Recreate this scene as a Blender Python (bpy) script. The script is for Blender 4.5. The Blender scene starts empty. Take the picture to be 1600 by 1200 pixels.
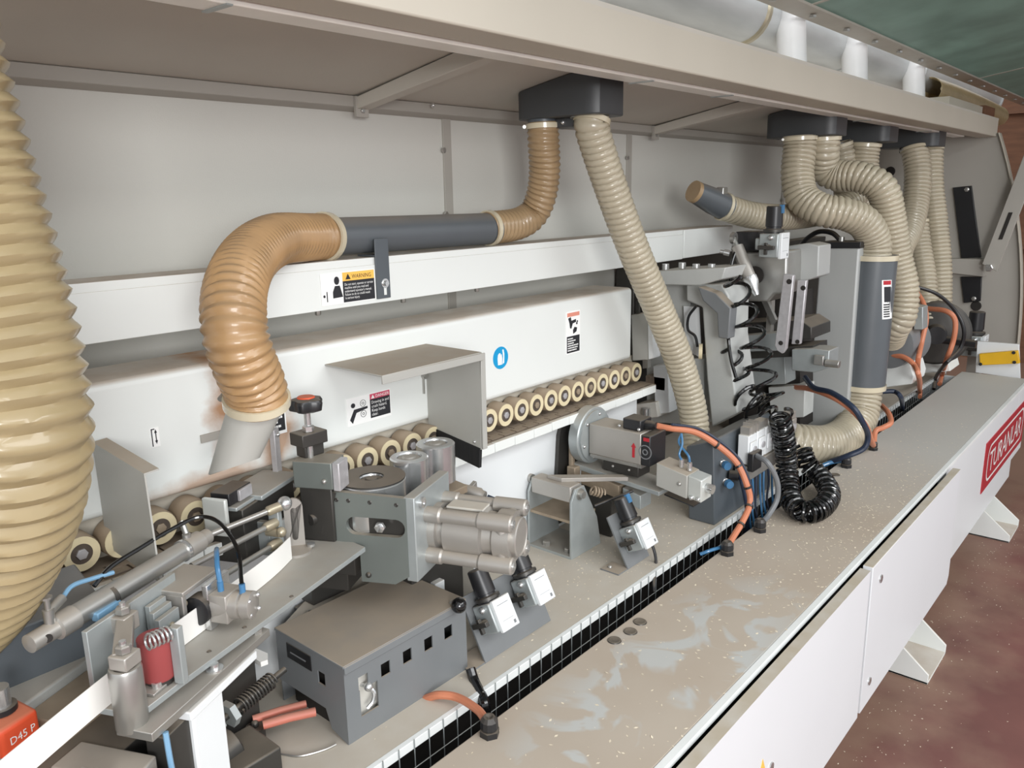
import bpy, bmesh, math, random
from mathutils import Vector, Matrix
random.seed(7)
sc = bpy.context.scene
COL = sc.collection

# ---------------------------------------------------------------- camera
# world: X along the machine, Y into the machine, Z up, metres; z = 0 is the steel table top
CX, CY = 800.0, 600.0
VX = (1900.0 - CX, 285.0 - CY)
VY = (-700.0 - CX, 332.0 - CY)
FPX = math.sqrt(-(VX[0]*VY[0] + VX[1]*VY[1]))
_X = Vector((VX[0], VX[1], FPX)).normalized()
_Y = Vector((VY[0], VY[1], FPX)).normalized()
_Z = _X.cross(_Y)
R = Matrix((_X, _Y, _Z))                      # camera (right, down, forward) -> world
CAM = Vector((0, 0, 1.0))
cd = bpy.data.cameras.new('camera')
cam = bpy.data.objects.new('camera', cd); COL.objects.link(cam)
right, down, fwd = R @ Vector((1, 0, 0)), R @ Vector((0, 1, 0)), R @ Vector((0, 0, 1))
m = Matrix((( right.x, -down.x, -fwd.x, CAM.x), (right.y, -down.y, -fwd.y, CAM.y), (right.z, -down.z, -fwd.z, CAM.z), (0, 0, 0, 1)))
cam.matrix_world = m
cd.sensor_width = 36; cd.lens = FPX / 1600 * 36; cd.clip_start = 0.02
sc.camera = cam

def at(x, y, X=None, Y=None, Z=None):
    d = R @ Vector((x - CX, y - CY, FPX))
    if X is not None: t = (X - CAM.x) / d.x
    elif Y is not None: t = (Y - CAM.y) / d.y
    else: t = (Z - CAM.z) / d.z
    return CAM + d * t

# ---------------------------------------------------------------- light
w = bpy.data.worlds.new('workshop_daylight'); sc.world = w; w.use_nodes = True
bg = w.node_tree.nodes['Background']
bg.inputs[0].default_value = (0.94, 0.97, 1.0, 1); bg.inputs[1].default_value = 0.9
def area(name, loc, look, sx, sy, power, col):
    l = bpy.data.lights.new(name, 'AREA'); l.shape = 'RECTANGLE'; l.size = sx; l.size_y = sy
    l.energy = power; l.color = col
    o = bpy.data.objects.new(name, l); COL.objects.link(o)
    o.location = loc
    o.rotation_euler = (Vector(look) - Vector(loc)).to_track_quat('-Z', 'Y').to_euler()
    return o
area('open_gate_daylight', (-1.5, -2.7, 1.45), (1.5, 1.4, 0.5), 1.5, 1.2, 120, (1.0, 1.0, 1.0))
area('top_fill_lamp', (1.9, -2.5, 3.1), (1.9, 1.05, 0.0), 4.6, 1.2, 100, (0.98, 0.99, 1.0))  # unseen fill lamp added to brighten the table and bed from above
area('rear_window_daylight', (3.6, 3.1, 3.0), (3.4, 1.3, 1.5), 3.0, 1.2, 60, (1.0, 1.0, 1.0))
sc.view_settings.view_transform = 'Standard'; sc.view_settings.look = 'None'
sc.view_settings.gamma = 1; sc.view_settings.use_curve_mapping = False
sc.view_settings.exposure = 0.18

# ---------------------------------------------------------------- materials
def srgb(r, g, b):
    f = lambda c: (c/255/12.92) if c/255 <= 0.04045 else ((c/255 + 0.055)/1.055)**2.4
    return (f(r), f(g), f(b), 1)
MATS = {}
def mk(name, rgb, rough=0.5, metal=0.0, dust=0.0, var=0.06, vscale=9.0, bump=0.0, bscale=60.0, coat=0.0,
       dustrgb=(166, 151, 132), trans=0.0, emit=0.0, alpha=1.0, glass=0.0, streak=None):
    mt = bpy.data.materials.new(name); mt.use_nodes = True
    nt = mt.node_tree; N = nt.nodes; L = nt.links
    p = N['Principled BSDF']
    p.inputs['Roughness'].default_value = rough; p.inputs['Metallic'].default_value = metal
    p.inputs['Coat Weight'].default_value = coat
    geo = N.new('ShaderNodeNewGeometry')
    no = N.new('ShaderNodeTexNoise'); no.inputs['Scale'].default_value = vscale; no.inputs['Detail'].default_value = 5
    mp = N.new('ShaderNodeMapping'); L.new(geo.outputs['Position'], mp.inputs['Vector'])
    if streak: mp.inputs['Scale'].default_value = streak
    L.new(mp.outputs['Vector'], no.inputs['Vector'])
    mr = N.new('ShaderNodeMapRange'); mr.inputs['From Min'].default_value = 0.3; mr.inputs['From Max'].default_value = 0.7
    mr.inputs['To Min'].default_value = 1 - var; mr.inputs['To Max'].default_value = 1 + var
    L.new(no.outputs['Fac'], mr.inputs['Value'])
    hsv = N.new('ShaderNodeHueSaturation'); hsv.inputs['Color'].default_value = srgb(*rgb)
    L.new(mr.outputs['Result'], hsv.inputs['Value'])
    colout = hsv.outputs['Color']
    if dust > 0:
        sep = N.new('ShaderNodeSeparateXYZ'); L.new(geo.outputs['Normal'], sep.inputs[0])
        m1 = N.new('ShaderNodeMapRange'); m1.inputs['From Min'].default_value = 0.45; m1.inputs['From Max'].default_value = 0.9
        L.new(sep.outputs['Z'], m1.inputs['Value'])
        n2 = N.new('ShaderNodeTexNoise'); n2.inputs['Scale'].default_value = 14; n2.inputs['Detail'].default_value = 6
        L.new(geo.outputs['Position'], n2.inputs['Vector'])
        m2 = N.new('ShaderNodeMapRange'); m2.inputs['From Min'].default_value = 0.25; m2.inputs['From Max'].default_value = 0.6
        m2.inputs['To Min'].default_value = dust * 0.7; m2.inputs['To Max'].default_value = dust
        L.new(n2.outputs['Fac'], m2.inputs['Value'])
        mu = N.new('ShaderNodeMath'); mu.operation = 'MULTIPLY'
        L.new(m1.outputs['Result'], mu.inputs[0]); L.new(m2.outputs['Result'], mu.inputs[1])
        mx = N.new('ShaderNodeMix'); mx.data_type = 'RGBA'
        L.new(mu.outputs[0], mx.inputs['Factor']); L.new(colout, mx.inputs['A']); mx.inputs['B'].default_value = srgb(*dustrgb)
        colout = mx.outputs['Result']
        if metal > 0:
            mm = N.new('ShaderNodeMath'); mm.operation = 'MULTIPLY_ADD'; mm.inputs[1].default_value = -metal; mm.inputs[2].default_value = metal
            L.new(mu.outputs[0], mm.inputs[0]); L.new(mm.outputs[0], p.inputs['Metallic'])
        mrr = N.new('ShaderNodeMath'); mrr.operation = 'MULTIPLY_ADD'; mrr.inputs[1].default_value = 0.85 - rough; mrr.inputs[2].default_value = rough
        L.new(mu.outputs[0], mrr.inputs[0]); L.new(mrr.outputs[0], p.inputs['Roughness'])
    L.new(colout, p.inputs['Base Color'])
    if bump > 0:
        nb = N.new('ShaderNodeTexNoise'); nb.inputs['Scale'].default_value = bscale; nb.inputs['Detail'].default_value = 3
        L.new(geo.outputs['Position'], nb.inputs['Vector'])
        b = N.new('ShaderNodeBump'); b.inputs['Strength'].default_value = bump; b.inputs['Distance'].default_value = 0.002
        L.new(nb.outputs['Fac'], b.inputs['Height']); L.new(b.outputs['Normal'], p.inputs['Normal'])
    if trans > 0:
        tr = N.new('ShaderNodeBsdfTranslucent'); L.new(colout, tr.inputs['Color'])
        ms = N.new('ShaderNodeMixShader'); ms.inputs[0].default_value = trans
        L.new(p.outputs[0], ms.inputs[1]); L.new(tr.outputs[0], ms.inputs[2])
        L.new(ms.outputs[0], N['Material Output'].inputs['Surface'])
    if glass > 0: p.inputs['Transmission Weight'].default_value = glass
    if emit > 0:
        p.inputs['Emission Color'].default_value = srgb(*rgb); p.inputs['Emission Strength'].default_value = emit
    MATS[name] = mt
    return mt
mk('white_paint', (228, 231, 228), 0.38, dust=0.75, var=0.02, vscale=3, dustrgb=(176, 158, 138))
mk('white_paint_clean', (226, 229, 230), 0.35, dust=0.55, var=0.015, vscale=3)
mk('cream_wall', (202, 201, 194), 0.5, var=0.03, vscale=2.0, bump=0.15, bscale=260)
mk('canopy_paint', (194, 187, 173), 0.5, dust=0.5, var=0.03, vscale=3)
mk('ceiling_paint', (192, 187, 177), 0.6, var=0.05, vscale=3, bump=0.1, bscale=200)
mk('end_paint', (168, 164, 156), 0.55, dust=0.3, var=0.04, vscale=3)
mk('grey_sheet', (170, 169, 163), 0.45, 0.0, dust=0.8, var=0.03)
mk('bed_paint', (204, 201, 193), 0.5, dust=0.75, var=0.05, vscale=6, dustrgb=(182, 170, 153))
mk('dark_grey', (114, 117, 119), 0.42, dust=0.85, var=0.05)
mk('dark_grey_clean', (84, 90, 95), 0.4, dust=0.25, var=0.05)
mk('pipe_grey', (90, 95, 99), 0.35, dust=0.35, var=0.04)
mk('steel', (178, 177, 173), 0.34, 0.8, dust=0.45, var=0.08, vscale=18)
mk('steel_clean', (212, 213, 213), 0.24, 0.85, dust=0.15, var=0.06, vscale=18)
mk('zinc', (168, 174, 174), 0.38, 0.4, dust=0.6, var=0.08, vscale=20)
mk('green_steel', (122, 128, 124), 0.42, 0.4, dust=0.65, var=0.06)
mk('dark_steel', (74, 72, 69), 0.42, 0.55, dust=0.45, var=0.1)
mk('aluminium', (178, 174, 168), 0.38, 0.6, dust=0.55, var=0.05)
mk('manifold_dark', (66, 68, 70), 0.45, dust=0.3)
mk('cast_grey', (186, 188, 185), 0.5, 0.1, dust=0.5, var=0.06, bump=0.2, bscale=150)
mk('column_grey', (172, 174, 172), 0.4, 0.05, dust=0.4, var=0.03, streak=(1, 1, 0.2))
mk('black_plastic', (34, 34, 36), 0.35, dust=0.3, var=0.1)
mk('black_gloss', (16, 16, 17), 0.18, coat=0.4, var=0.1)
mk('black_rubber', (38, 38, 38), 0.6, dust=0.3)
mk('brush_black', (26, 26, 27), 0.85, var=0.3, vscale=40, streak=(6, 6, 0.3))
mk('dark_void', (38, 34, 31), 0.8, var=0.2)  # dark colour painted in for shade inside cavities and holes
mk('hose_tan', (172, 154, 118), 0.3, dust=0.0, var=0.08, vscale=8, coat=0.35, trans=0.15)
mk('hose_orange', (176, 141, 100), 0.35, dust=0.25, var=0.14, vscale=9, coat=0.25, trans=0.12)
mk('hose_beige', (192, 182, 160), 0.28, var=0.08, vscale=10, coat=0.4, trans=0.15)
mk('hose_brown', (170, 144, 110), 0.33, var=0.1, vscale=10, coat=0.3, trans=0.12)
mk('clear_band', (205, 195, 170), 0.22, coat=0.4, var=0.05)
mk('roller_tyre', (150, 132, 110), 0.7, dust=0.5, var=0.08, vscale=25)
mk('roller_face', (222, 208, 172), 0.55, var=0.06, vscale=30)
mk('hub_dark', (88, 78, 70), 0.6, 0.2, var=0.2, vscale=40)
mk('hub_cap', (190, 188, 190), 0.35, 0.4, var=0.1, vscale=60)
mk('rust_steel', (162, 146, 126), 0.55, 0.3, dust=0.4, var=0.14, vscale=25)
mk('track_brown', (118, 105, 92), 0.7, 0.1, dust=0.5, var=0.2, vscale=40, streak=(1, 5, 1))
mk('orange_cable', (200, 126, 94), 0.45, var=0.06)
mk('blue_tube', (66, 118, 160), 0.35, coat=0.3)
mk('blue_clear', (120, 160, 190), 0.3, coat=0.3)
mk('navy_tube', (38, 48, 68), 0.4)
mk('grey_cable', (120, 122, 124), 0.45)
mk('red_paint', (178, 36, 48), 0.4, var=0.04)
mk('sign_red', (172, 42, 52), 0.45, var=0.04)
mk('sign_white', (232, 228, 224), 0.5)
mk('red_rubber', (148, 66, 66), 0.5, var=0.05)
mk('orange_red', (226, 84, 48), 0.45, dust=0.6, var=0.04, dustrgb=(170, 128, 100))
mk('pink_tube', (196, 116, 98), 0.5, dust=0.3)
mk('tape_white', (240, 238, 233), 0.4, var=0.01)
mk('sticker_white', (246, 246, 244), 0.4, var=0.01)
mk('sticker_black', (36, 37, 42), 0.5)
mk('sticker_yellow', (247, 194, 92), 0.45)
mk('sticker_pink', (205, 78, 104), 0.45)
mk('sticker_salmon', (226, 148, 128), 0.45)
mk('sticker_blue', (20, 158, 214), 0.4)
mk('yellow_paint', (226, 176, 28), 0.45, dust=0.2)
mk('green_plexi', (150, 168, 160), 0.4, dust=0.0, var=0.12, vscale=5, trans=0.5)
mk('rim_paint', (182, 176, 166), 0.5, var=0.05)
mk('duct_zinc', (190, 192, 192), 0.4, 0.35, var=0.1, vscale=6, streak=(0.5, 3, 3))
mk('duct_white', (245, 245, 245), 0.3, 0.0, var=0.03)
mk('brass', (172, 162, 140), 0.35, 0.6, dust=0.4)
mk('brown_wood', (112, 76, 54), 0.7, var=0.2, vscale=5, streak=(1, 1, 6))
mk('floor_red', (112, 72, 66), 0.6, dust=0.0, var=0.18, vscale=4, bump=0.15, bscale=40)
mk('wall_plaster', (150, 146, 140), 0.8, var=0.06)
mk('shaving', (232, 220, 198), 0.7, var=0.1, vscale=50)
mk('glass_clear', (205, 208, 204), 0.15, 0.25, coat=0.4, var=0.05)
mk('door_paint', (222, 224, 226), 0.38, dust=0.95, var=0.012, vscale=3, dustrgb=(178, 166, 146))
mk('white_edge', (232, 234, 232), 0.4)
mk('lamp_white', (238, 234, 226), 0.3)

def table_material():
    mt = bpy.data.materials.new('dusty_table'); mt.use_nodes = True; nt = mt.node_tree; N = nt.nodes; L = nt.links
    p = N['Principled BSDF']; p.inputs['Roughness'].default_value = 0.6
    geo = N.new('ShaderNodeNewGeometry')
    n1 = N.new('ShaderNodeTexNoise'); n1.inputs['Scale'].default_value = 5.5; n1.inputs['Detail'].default_value = 3; n1.inputs['Distortion'].default_value = 1.6
    L.new(geo.outputs['Position'], n1.inputs['Vector'])
    r1 = N.new('ShaderNodeValToRGB'); e = r1.color_ramp.elements
    e[0].position = 0.50; e[0].color = (0, 0, 0, 1); e[1].position = 0.56; e[1].color = (1, 1, 1, 1)
    L.new(n1.outputs['Fac'], r1.inputs['Fac'])
    # the hand-wiped patch at the near end of the table
    mp = N.new('ShaderNodeMapping'); mp.inputs['Location'].default_value = (-1.35*1.65, -0.73*5.2, 0); mp.inputs['Scale'].default_value = (1.65, 5.2, 1)
    L.new(geo.outputs['Position'], mp.inputs['Vector'])
    ln = N.new('ShaderNodeVectorMath'); ln.operation = 'LENGTH'; L.new(mp.outputs['Vector'], ln.inputs[0])
    m1 = N.new('ShaderNodeMapRange'); m1.inputs['From Min'].default_value = 1.05; m1.inputs['From Max'].default_value = 0.55
    L.new(ln.outputs['Value'], m1.inputs['Value'])
    mu = N.new('ShaderNodeMath'); mu.operation = 'MULTIPLY'; L.new(r1.outputs['Color'], mu.inputs[0]); L.new(m1.outputs['Result'], mu.inputs[1])
    # cleaner grey paint beyond the coiled hose
    sx = N.new('ShaderNodeSeparateXYZ'); L.new(geo.outputs['Position'], sx.inputs[0])
    m2 = N.new('ShaderNodeMapRange'); m2.inputs['From Min'].default_value = 2.5; m2.inputs['From Max'].default_value = 3.3; m2.inputs['To Max'].default_value = 0.75
    L.new(sx.outputs['X'], m2.inputs['Value'])
    mxm = N.new('ShaderNodeMath'); mxm.operation = 'MAXIMUM'; L.new(mu.outputs[0], mxm.inputs[0]); L.new(m2.outputs['Result'], mxm.inputs[1])
    n2 = N.new('ShaderNodeTexNoise'); n2.inputs['Scale'].default_value = 4; n2.inputs['Detail'].default_value = 8
    L.new(geo.outputs['Position'], n2.inputs['Vector'])
    rd = N.new('ShaderNodeMix'); rd.data_type = 'RGBA'; rd.inputs['A'].default_value = srgb(176, 160, 143); rd.inputs['B'].default_value = srgb(192, 182, 168)
    L.new(n2.outputs['Fac'], rd.inputs['Factor'])
    mx = N.new('ShaderNodeMix'); mx.data_type = 'RGBA'; mx.inputs['B'].default_value = srgb(190, 190, 186)
    L.new(mxm.outputs[0], mx.inputs['Factor']); L.new(rd.outputs['Result'], mx.inputs['A'])
    L.new(mx.outputs['Result'], p.inputs['Base Color'])
    MATS['dusty_table'] = mt
table_material()
def stained_white():
    mt = MATS['white_paint'].copy(); mt.name = 'stained_white'; N = mt.node_tree.nodes; L = mt.node_tree.links
    p = N['Principled BSDF']; src = p.inputs['Base Color'].links[0].from_socket
    geo = N.new('ShaderNodeNewGeometry'); n1 = N.new('ShaderNodeTexNoise'); n1.inputs['Scale'].default_value = 16; n1.inputs['Detail'].default_value = 6
    L.new(geo.outputs['Position'], n1.inputs['Vector'])
    acc = None
    # rust bled from the hot nozzle: (x, z, half width, half height, strength)
    for x_, z_, hw, hh, st in ((0.80, 0.60, 0.05, 0.16, 0.95), (0.90, 0.52, 0.05, 0.10, 0.8), (0.74, 0.455, 0.16, 0.035, 0.7)):
        mp = N.new('ShaderNodeMapping'); mp.inputs['Location'].default_value = (-x_/hw, 0, -z_/hh); mp.inputs['Scale'].default_value = (1/hw, 0, 1/hh)
        L.new(geo.outputs['Position'], mp.inputs['Vector'])
        ln = N.new('ShaderNodeVectorMath'); ln.operation = 'LENGTH'; L.new(mp.outputs['Vector'], ln.inputs[0])
        ad = N.new('ShaderNodeMath'); ad.operation = 'MULTIPLY_ADD'; ad.inputs[1].default_value = 1.6; L.new(n1.outputs['Fac'], ad.inputs[0]); L.new(ln.outputs['Value'], ad.inputs[2])
        mr = N.new('ShaderNodeMapRange'); mr.inputs['From Min'].default_value = 1.9; mr.inputs['From Max'].default_value = 1.2; mr.inputs['To Max'].default_value = st
        L.new(ad.outputs[0], mr.inputs['Value'])
        if acc is None: acc = mr.outputs['Result']
        else:
            mxx = N.new('ShaderNodeMath'); mxx.operation = 'MAXIMUM'; L.new(acc, mxx.inputs[0]); L.new(mr.outputs['Result'], mxx.inputs[1]); acc = mxx.outputs[0]
    mx = N.new('ShaderNodeMix'); mx.data_type = 'RGBA'; mx.inputs['B'].default_value = srgb(172, 128, 90)
    L.new(acc, mx.inputs['Factor']); L.new(src, mx.inputs['A']); L.new(mx.outputs['Result'], p.inputs['Base Color'])
    MATS['stained_white'] = mt
stained_white()
def dusty_floor():
    mt = MATS['floor_red']; N = mt.node_tree.nodes; L = mt.node_tree.links; p = N['Principled BSDF']; src = p.inputs['Base Color'].links[0].from_socket
    geo = N.new('ShaderNodeNewGeometry'); n1 = N.new('ShaderNodeTexNoise'); n1.inputs['Scale'].default_value = 5; n1.inputs['Detail'].default_value = 8
    L.new(geo.outputs['Position'], n1.inputs['Vector'])
    sx = N.new('ShaderNodeSeparateXYZ'); L.new(geo.outputs['Position'], sx.inputs[0])
    ad = N.new('ShaderNodeMath'); ad.operation = 'ADD'; L.new(sx.outputs['Y'], ad.inputs[0]); L.new(n1.outputs['Fac'], ad.inputs[1])
    mr = N.new('ShaderNodeMapRange'); mr.inputs['From Min'].default_value = 0.75; mr.inputs['From Max'].default_value = 1.15; mr.inputs['To Max'].default_value = 0.6
    L.new(ad.outputs[0], mr.inputs['Value'])
    mx = N.new('ShaderNodeMix'); mx.data_type = 'RGBA'; mx.inputs['B'].default_value = srgb(150, 124, 104)
    L.new(mr.outputs['Result'], mx.inputs['Factor']); L.new(src, mx.inputs['A']); L.new(mx.outputs['Result'], p.inputs['Base Color'])
dusty_floor()

# ---------------------------------------------------------------- mesh helpers
def perp(d):
    d = Vector(d).normalized()
    a = Vector((0, 0, 1)) if abs(d.z) < 0.9 else Vector((1, 0, 0))
    u = d.cross(a).normalized(); return u, d.cross(u).normalized()
def smooth_path(pts, n=10):
    """Catmull-Rom through the points"""
    P = [Vector(p) for p in pts]
    if len(P) < 3: return P
    Q = [P[0]*2 - P[1]] + P + [P[-1]*2 - P[-2]]
    out = []
    for i in range(1, len(Q) - 2):
        a, b, c, d = Q[i-1], Q[i], Q[i+1], Q[i+2]
        for k in range(n):
            t = k / n
            out.append(0.5*((2*b) + (c - a)*t + (2*a - 5*b + 4*c - d)*t*t + (3*b - a - 3*c + d)*t**3))
    out.append(P[-1]); return out
def resample(P, step):
    L = [0]
    for i in range(1, len(P)): L.append(L[-1] + (P[i] - P[i-1]).length)
    n = max(2, int(round(L[-1] / step))); out = []; j = 0
    for k in range(n + 1):
        s = L[-1] * k / n
        while j < len(P) - 2 and L[j+1] < s: j += 1
        seg = L[j+1] - L[j]; t = (s - L[j]) / seg if seg > 1e-9 else 0
        out.append(P[j].lerp(P[j+1], min(1, max(0, t))))
    return out
def frames(P):
    T = []
    for i in range(len(P)):
        T.append((P[min(i+1, len(P)-1)] - P[max(i-1, 0)]).normalized())
    u, v = perp(T[0]); F = [(u, v)]
    for i in range(1, len(P)):
        ax = T[i-1].cross(T[i])
        if ax.length > 1e-7:
            rot = Matrix.Rotation(T[i-1].angle(T[i]), 3, ax.normalized()); u = rot @ u; v = rot @ v
        F.append((u, v))
    return T, F

class MB:
    def __init__(s, M=None):
        s.v = []; s.f = []; s.M = M
    def add(s, vs, fs):
        b = len(s.v)
        for p in vs:
            p = Vector(p); s.v.append(s.M @ p if s.M is not None else p)
        s.f += [tuple(i + b for i in f) for f in fs]
        return s
    def box(s, x0, x1, y0, y1, z0, z1):
        return s.add([(x0,y0,z0),(x1,y0,z0),(x1,y1,z0),(x0,y1,z0),(x0,y0,z1),(x1,y0,z1),(x1,y1,z1),(x0,y1,z1)],
                     [(0,3,2,1),(4,5,6,7),(0,1,5,4),(1,2,6,5),(2,3,7,6),(3,0,4,7)])
    def cbox(s, c, sx, sy, sz):
        return s.box(c[0]-sx/2, c[0]+sx/2, c[1]-sy/2, c[1]+sy/2, c[2]-sz/2, c[2]+sz/2)
    def bar(s, a, b, w, h, up=(0, 0, 1)):
        a, b = Vector(a), Vector(b); d = (b - a).normalized(); up = Vector(up)
        u = d.cross(up)
        if u.length < 1e-4: u, _ = perp(d)
        u.normalize(); v = u.cross(d).normalized()
        vs = []
        for p in (a, b):
            for su, sv in ((-1,-1),(1,-1),(1,1),(-1,1)): vs.append(p + u*su*w/2 + v*sv*h/2)
        return s.add(vs, [(0,1,2,3),(7,6,5,4),(0,4,5,1),(1,5,6,2),(2,6,7,3),(3,7,4,0)])
    def prism(s, pts, vec):
        n = len(pts); vec = Vector(vec); A = [Vector(p) for p in pts]
        nor = Vector((0, 0, 0))
        for i in range(n): nor += A[i].cross(A[(i+1) % n])
        if nor.dot(vec) > 0: A.reverse()
        vs = A + [p + vec for p in A]
        return s.add(vs, [tuple(range(n)), tuple(range(2*n-1, n-1, -1))] + [(i, i+n, (i+1) % n + n, (i+1) % n) for i in range(n)])
    def lathe(s, p, axis, prof, n=24):
        p = Vector(p); d = Vector(axis).normalized(); u, v = perp(d); vs = []; fs = []
        for t, r in prof:
            for k in range(n):
                a = 2*math.pi*k/n; vs.append(p + d*t + (u*math.cos(a) + v*math.sin(a))*max(r, 1e-5))
        m_ = len(prof)
        for i in range(m_-1):
            for k in range(n): fs.append((i*n+k, (i+1)*n+k, (i+1)*n+(k+1) % n, i*n+(k+1) % n))
        fs.append(tuple(range(n))); fs.append(tuple((m_-1)*n + k for k in reversed(range(n))))
        return s.add(vs, fs)
    def cyl(s, a, b, r, r2=None, n=20):
        a, b = Vector(a), Vector(b); return s.lathe(a, b - a, [(0, r), ((b - a).length, r if r2 is None else r2)], n)
    def ring(s, p, axis, r_in, r_out, t, n=28):
        p = Vector(p); d = Vector(axis).normalized(); u, v = perp(d); vs = []; fs = []
        for tt, rr in ((0, r_out), (t, r_out), (t, r_in), (0, r_in)):
            for k in range(n):
                a = 2*math.pi*k/n; vs.append(p + d*tt + (u*math.cos(a) + v*math.sin(a))*rr)
        for i in range(4):
            for k in range(n): fs.append((i*n+k, ((i+1) % 4)*n+k, ((i+1) % 4)*n+(k+1) % n, i*n+(k+1) % n))
        return s.add(vs, fs)
    def tube(s, P, r, n=8, radii=None):
        P = [Vector(p) for p in P]; T, F = frames(P); vs = []; fs = []
        for i, p in enumerate(P):
            rr = radii[i] if radii else r; u, v = F[i]
            for k in range(n):
                a = 2*math.pi*k/n; vs.append(p + (u*math.cos(a) + v*math.sin(a))*rr)
        for i in range(len(P)-1):
            for k in range(n): fs.append((i*n+k, i*n+(k+1) % n, (i+1)*n+(k+1) % n, (i+1)*n+k))
        fs.append(tuple(reversed(range(n)))); fs.append(tuple((len(P)-1)*n+k for k in range(n)))
        return s.add(vs, fs)
    def sphere(s, c, r, n=14):
        prof = [(-r*math.cos(math.pi*i/n) , r*math.sin(math.pi*i/n)) for i in range(n+1)]
        return s.lathe(c, (0, 0, 1), prof, n*2)
    def coil(s, P, R, turns, r, n=7, per=16, ph=0.0):
        P = resample([Vector(p) for p in P], 0.004); T, F = frames(P); N = int(turns*per); Q = []
        for k in range(N+1):
            f = k/N*(len(P)-1); i = min(int(f), len(P)-2); t = f - i
            c = P[i].lerp(P[i+1], t); u, v = F[i]; a = 2*math.pi*k/per + ph
            RR = R(k/N) if callable(R) else R
            Q.append(c + (u*math.cos(a) + v*math.sin(a))*RR)
        return s.tube(Q, r, n)
    def bolt(s, p, axis, r, h):       # hexagon head with a domed top
        return s.lathe(p, axis, [(0, r), (h*0.85, r), (h, r*0.8)], 6)

ROOT = {}
def thing(name, label, cat, loc=(0, 0, 0), group=None, M=None):
    o = bpy.data.objects.new(name, None); COL.objects.link(o); o.empty_display_size = 0.03
    M = M if M is not None else Matrix.Translation(Vector(loc))
    o.matrix_world = M; ROOT[o.name] = M
    o['label'] = label; o['category'] = cat
    if group: o['group'] = group
    return o
def finish(me, smooth):
    me.polygons.foreach_set('use_smooth', [True]*len(me.polygons))
    me.set_sharp_from_angle(angle=math.radians(smooth))
def part(name, mb, mat, parent=None, bevel=0.0, smooth=35, label=None, kind=None, cat=None, group=None, seg=2):
    M = ROOT[parent.name] if parent is not None else Matrix.Identity(4)
    base = Matrix.Identity(4)
    if parent is None:
        mn = [min(v[i] for v in mb.v) for i in range(3)]; mxx = [max(v[i] for v in mb.v) for i in range(3)]
        base = Matrix.Translation(Vector(((mn[0]+mxx[0])/2, (mn[1]+mxx[1])/2, mn[2]))); M = base
    inv = M.inverted()
    me = bpy.data.meshes.new(name); me.from_pydata([inv @ v for v in mb.v], [], mb.f); me.update()
    bm = bmesh.new(); bm.from_mesh(me); bmesh.ops.recalc_face_normals(bm, faces=bm.faces); bm.to_mesh(me); bm.free()
    finish(me, smooth)
    me.materials.append(MATS[mat])
    o = bpy.data.objects.new(name, me); COL.objects.link(o)
    if parent is not None: o.parent = parent
    else: o.matrix_world = base
    ROOT[o.name] = M
    if bevel > 0:
        b = o.modifiers.new('bevel', 'BEVEL'); b.width = bevel; b.segments = seg; b.limit_method = 'ANGLE'; b.angle_limit = math.radians(40)
        b.harden_normals = False
    if label: o['label'] = label
    if kind: o['kind'] = kind
    if cat: o['category'] = cat
    if group: o['group'] = group
    return o
def solo(name, mb, mat, label, cat, group=None, **k):
    return part(name, mb, mat, None, label=label, cat=cat, group=group, **k)
def copy_tree(root, M, label=None):
    def cp(o, par):
        c = o.copy(); COL.objects.link(c)
        if par is not None: c.parent = par
        for ch in [q for q in KIDS.get(o, [])]: cp(ch, c)
        return c
    KIDS = {}
    for o in list(COL.objects):
        if o.parent: KIDS.setdefault(o.parent, []).append(o)
    r = cp(root, None); r.matrix_world = M; ROOT[r.name] = M
    if label: r['label'] = label
    return r
def text_mb(body, width, height, M, spacing=1.0):
    """mesh lettering in the local xy plane of M, fitted into width x height from the lower left"""
    c = bpy.data.curves.new('lettering', 'FONT'); c.body = body; c.resolution_u = 2; c.space_character = spacing; c.space_line = 0.95
    o = bpy.data.objects.new('lettering_source', c); COL.objects.link(o)
    dg = bpy.context.evaluated_depsgraph_get(); me = bpy.data.meshes.new_from_object(o.evaluated_get(dg))
    vs = [v.co.copy() for v in me.vertices]; fs = [tuple(p.vertices) for p in me.polygons]
    bpy.data.objects.remove(o); bpy.data.meshes.remove(me); bpy.data.curves.remove(c)
    x0 = min(v.x for v in vs); x1 = max(v.x for v in vs); y0 = min(v.y for v in vs); y1 = max(v.y for v in vs)
    return MB(M).add([((v.x - x0)/(x1 - x0)*width, (v.y - y0)/(y1 - y0)*height, 0) for v in vs], fs)
def facing(origin, xdir, ydir):
    x = Vector(xdir).normalized(); y = Vector(ydir).normalized(); z = x.cross(y)
    return Matrix(((x.x, y.x, z.x, origin[0]), (x.y, y.y, z.y, origin[1]), (x.z, y.z, z.z, origin[2]), (0, 0, 0, 1)))
def uframe(o, th):                       # local: x along the feed, y away from the operator, z up
    return Matrix.Translation(Vector(o)) @ Matrix.Rotation(math.radians(th), 4, 'Z')
# ================================================================ setting
FZ = -0.60
o = part('floor', MB().box(-4, 11, -5, 6, FZ - 0.05, FZ), 'floor_red', kind='structure')
o['label'] = 'dark red brown workshop floor dusted with sawdust'
o = part('wall_right', MB().box(8.6, 8.75, -5, 6, FZ, 2.4), 'brown_wood', kind='structure')
o['label'] = 'brown wooden boarding beyond the far end of the machine'
for i, z in enumerate((0.45, 1.0, 1.62)):
    part('shelf_rail', MB().box(8.5, 8.6, -3, 4, z, z + 0.06), 'brown_wood', o)
o = part('wall_back', MB().box(-4, 8.6, 4.3, 4.45, FZ, 2.4), 'wall_plaster', kind='structure')
o['label'] = 'plain plaster wall behind the machine'

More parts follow.
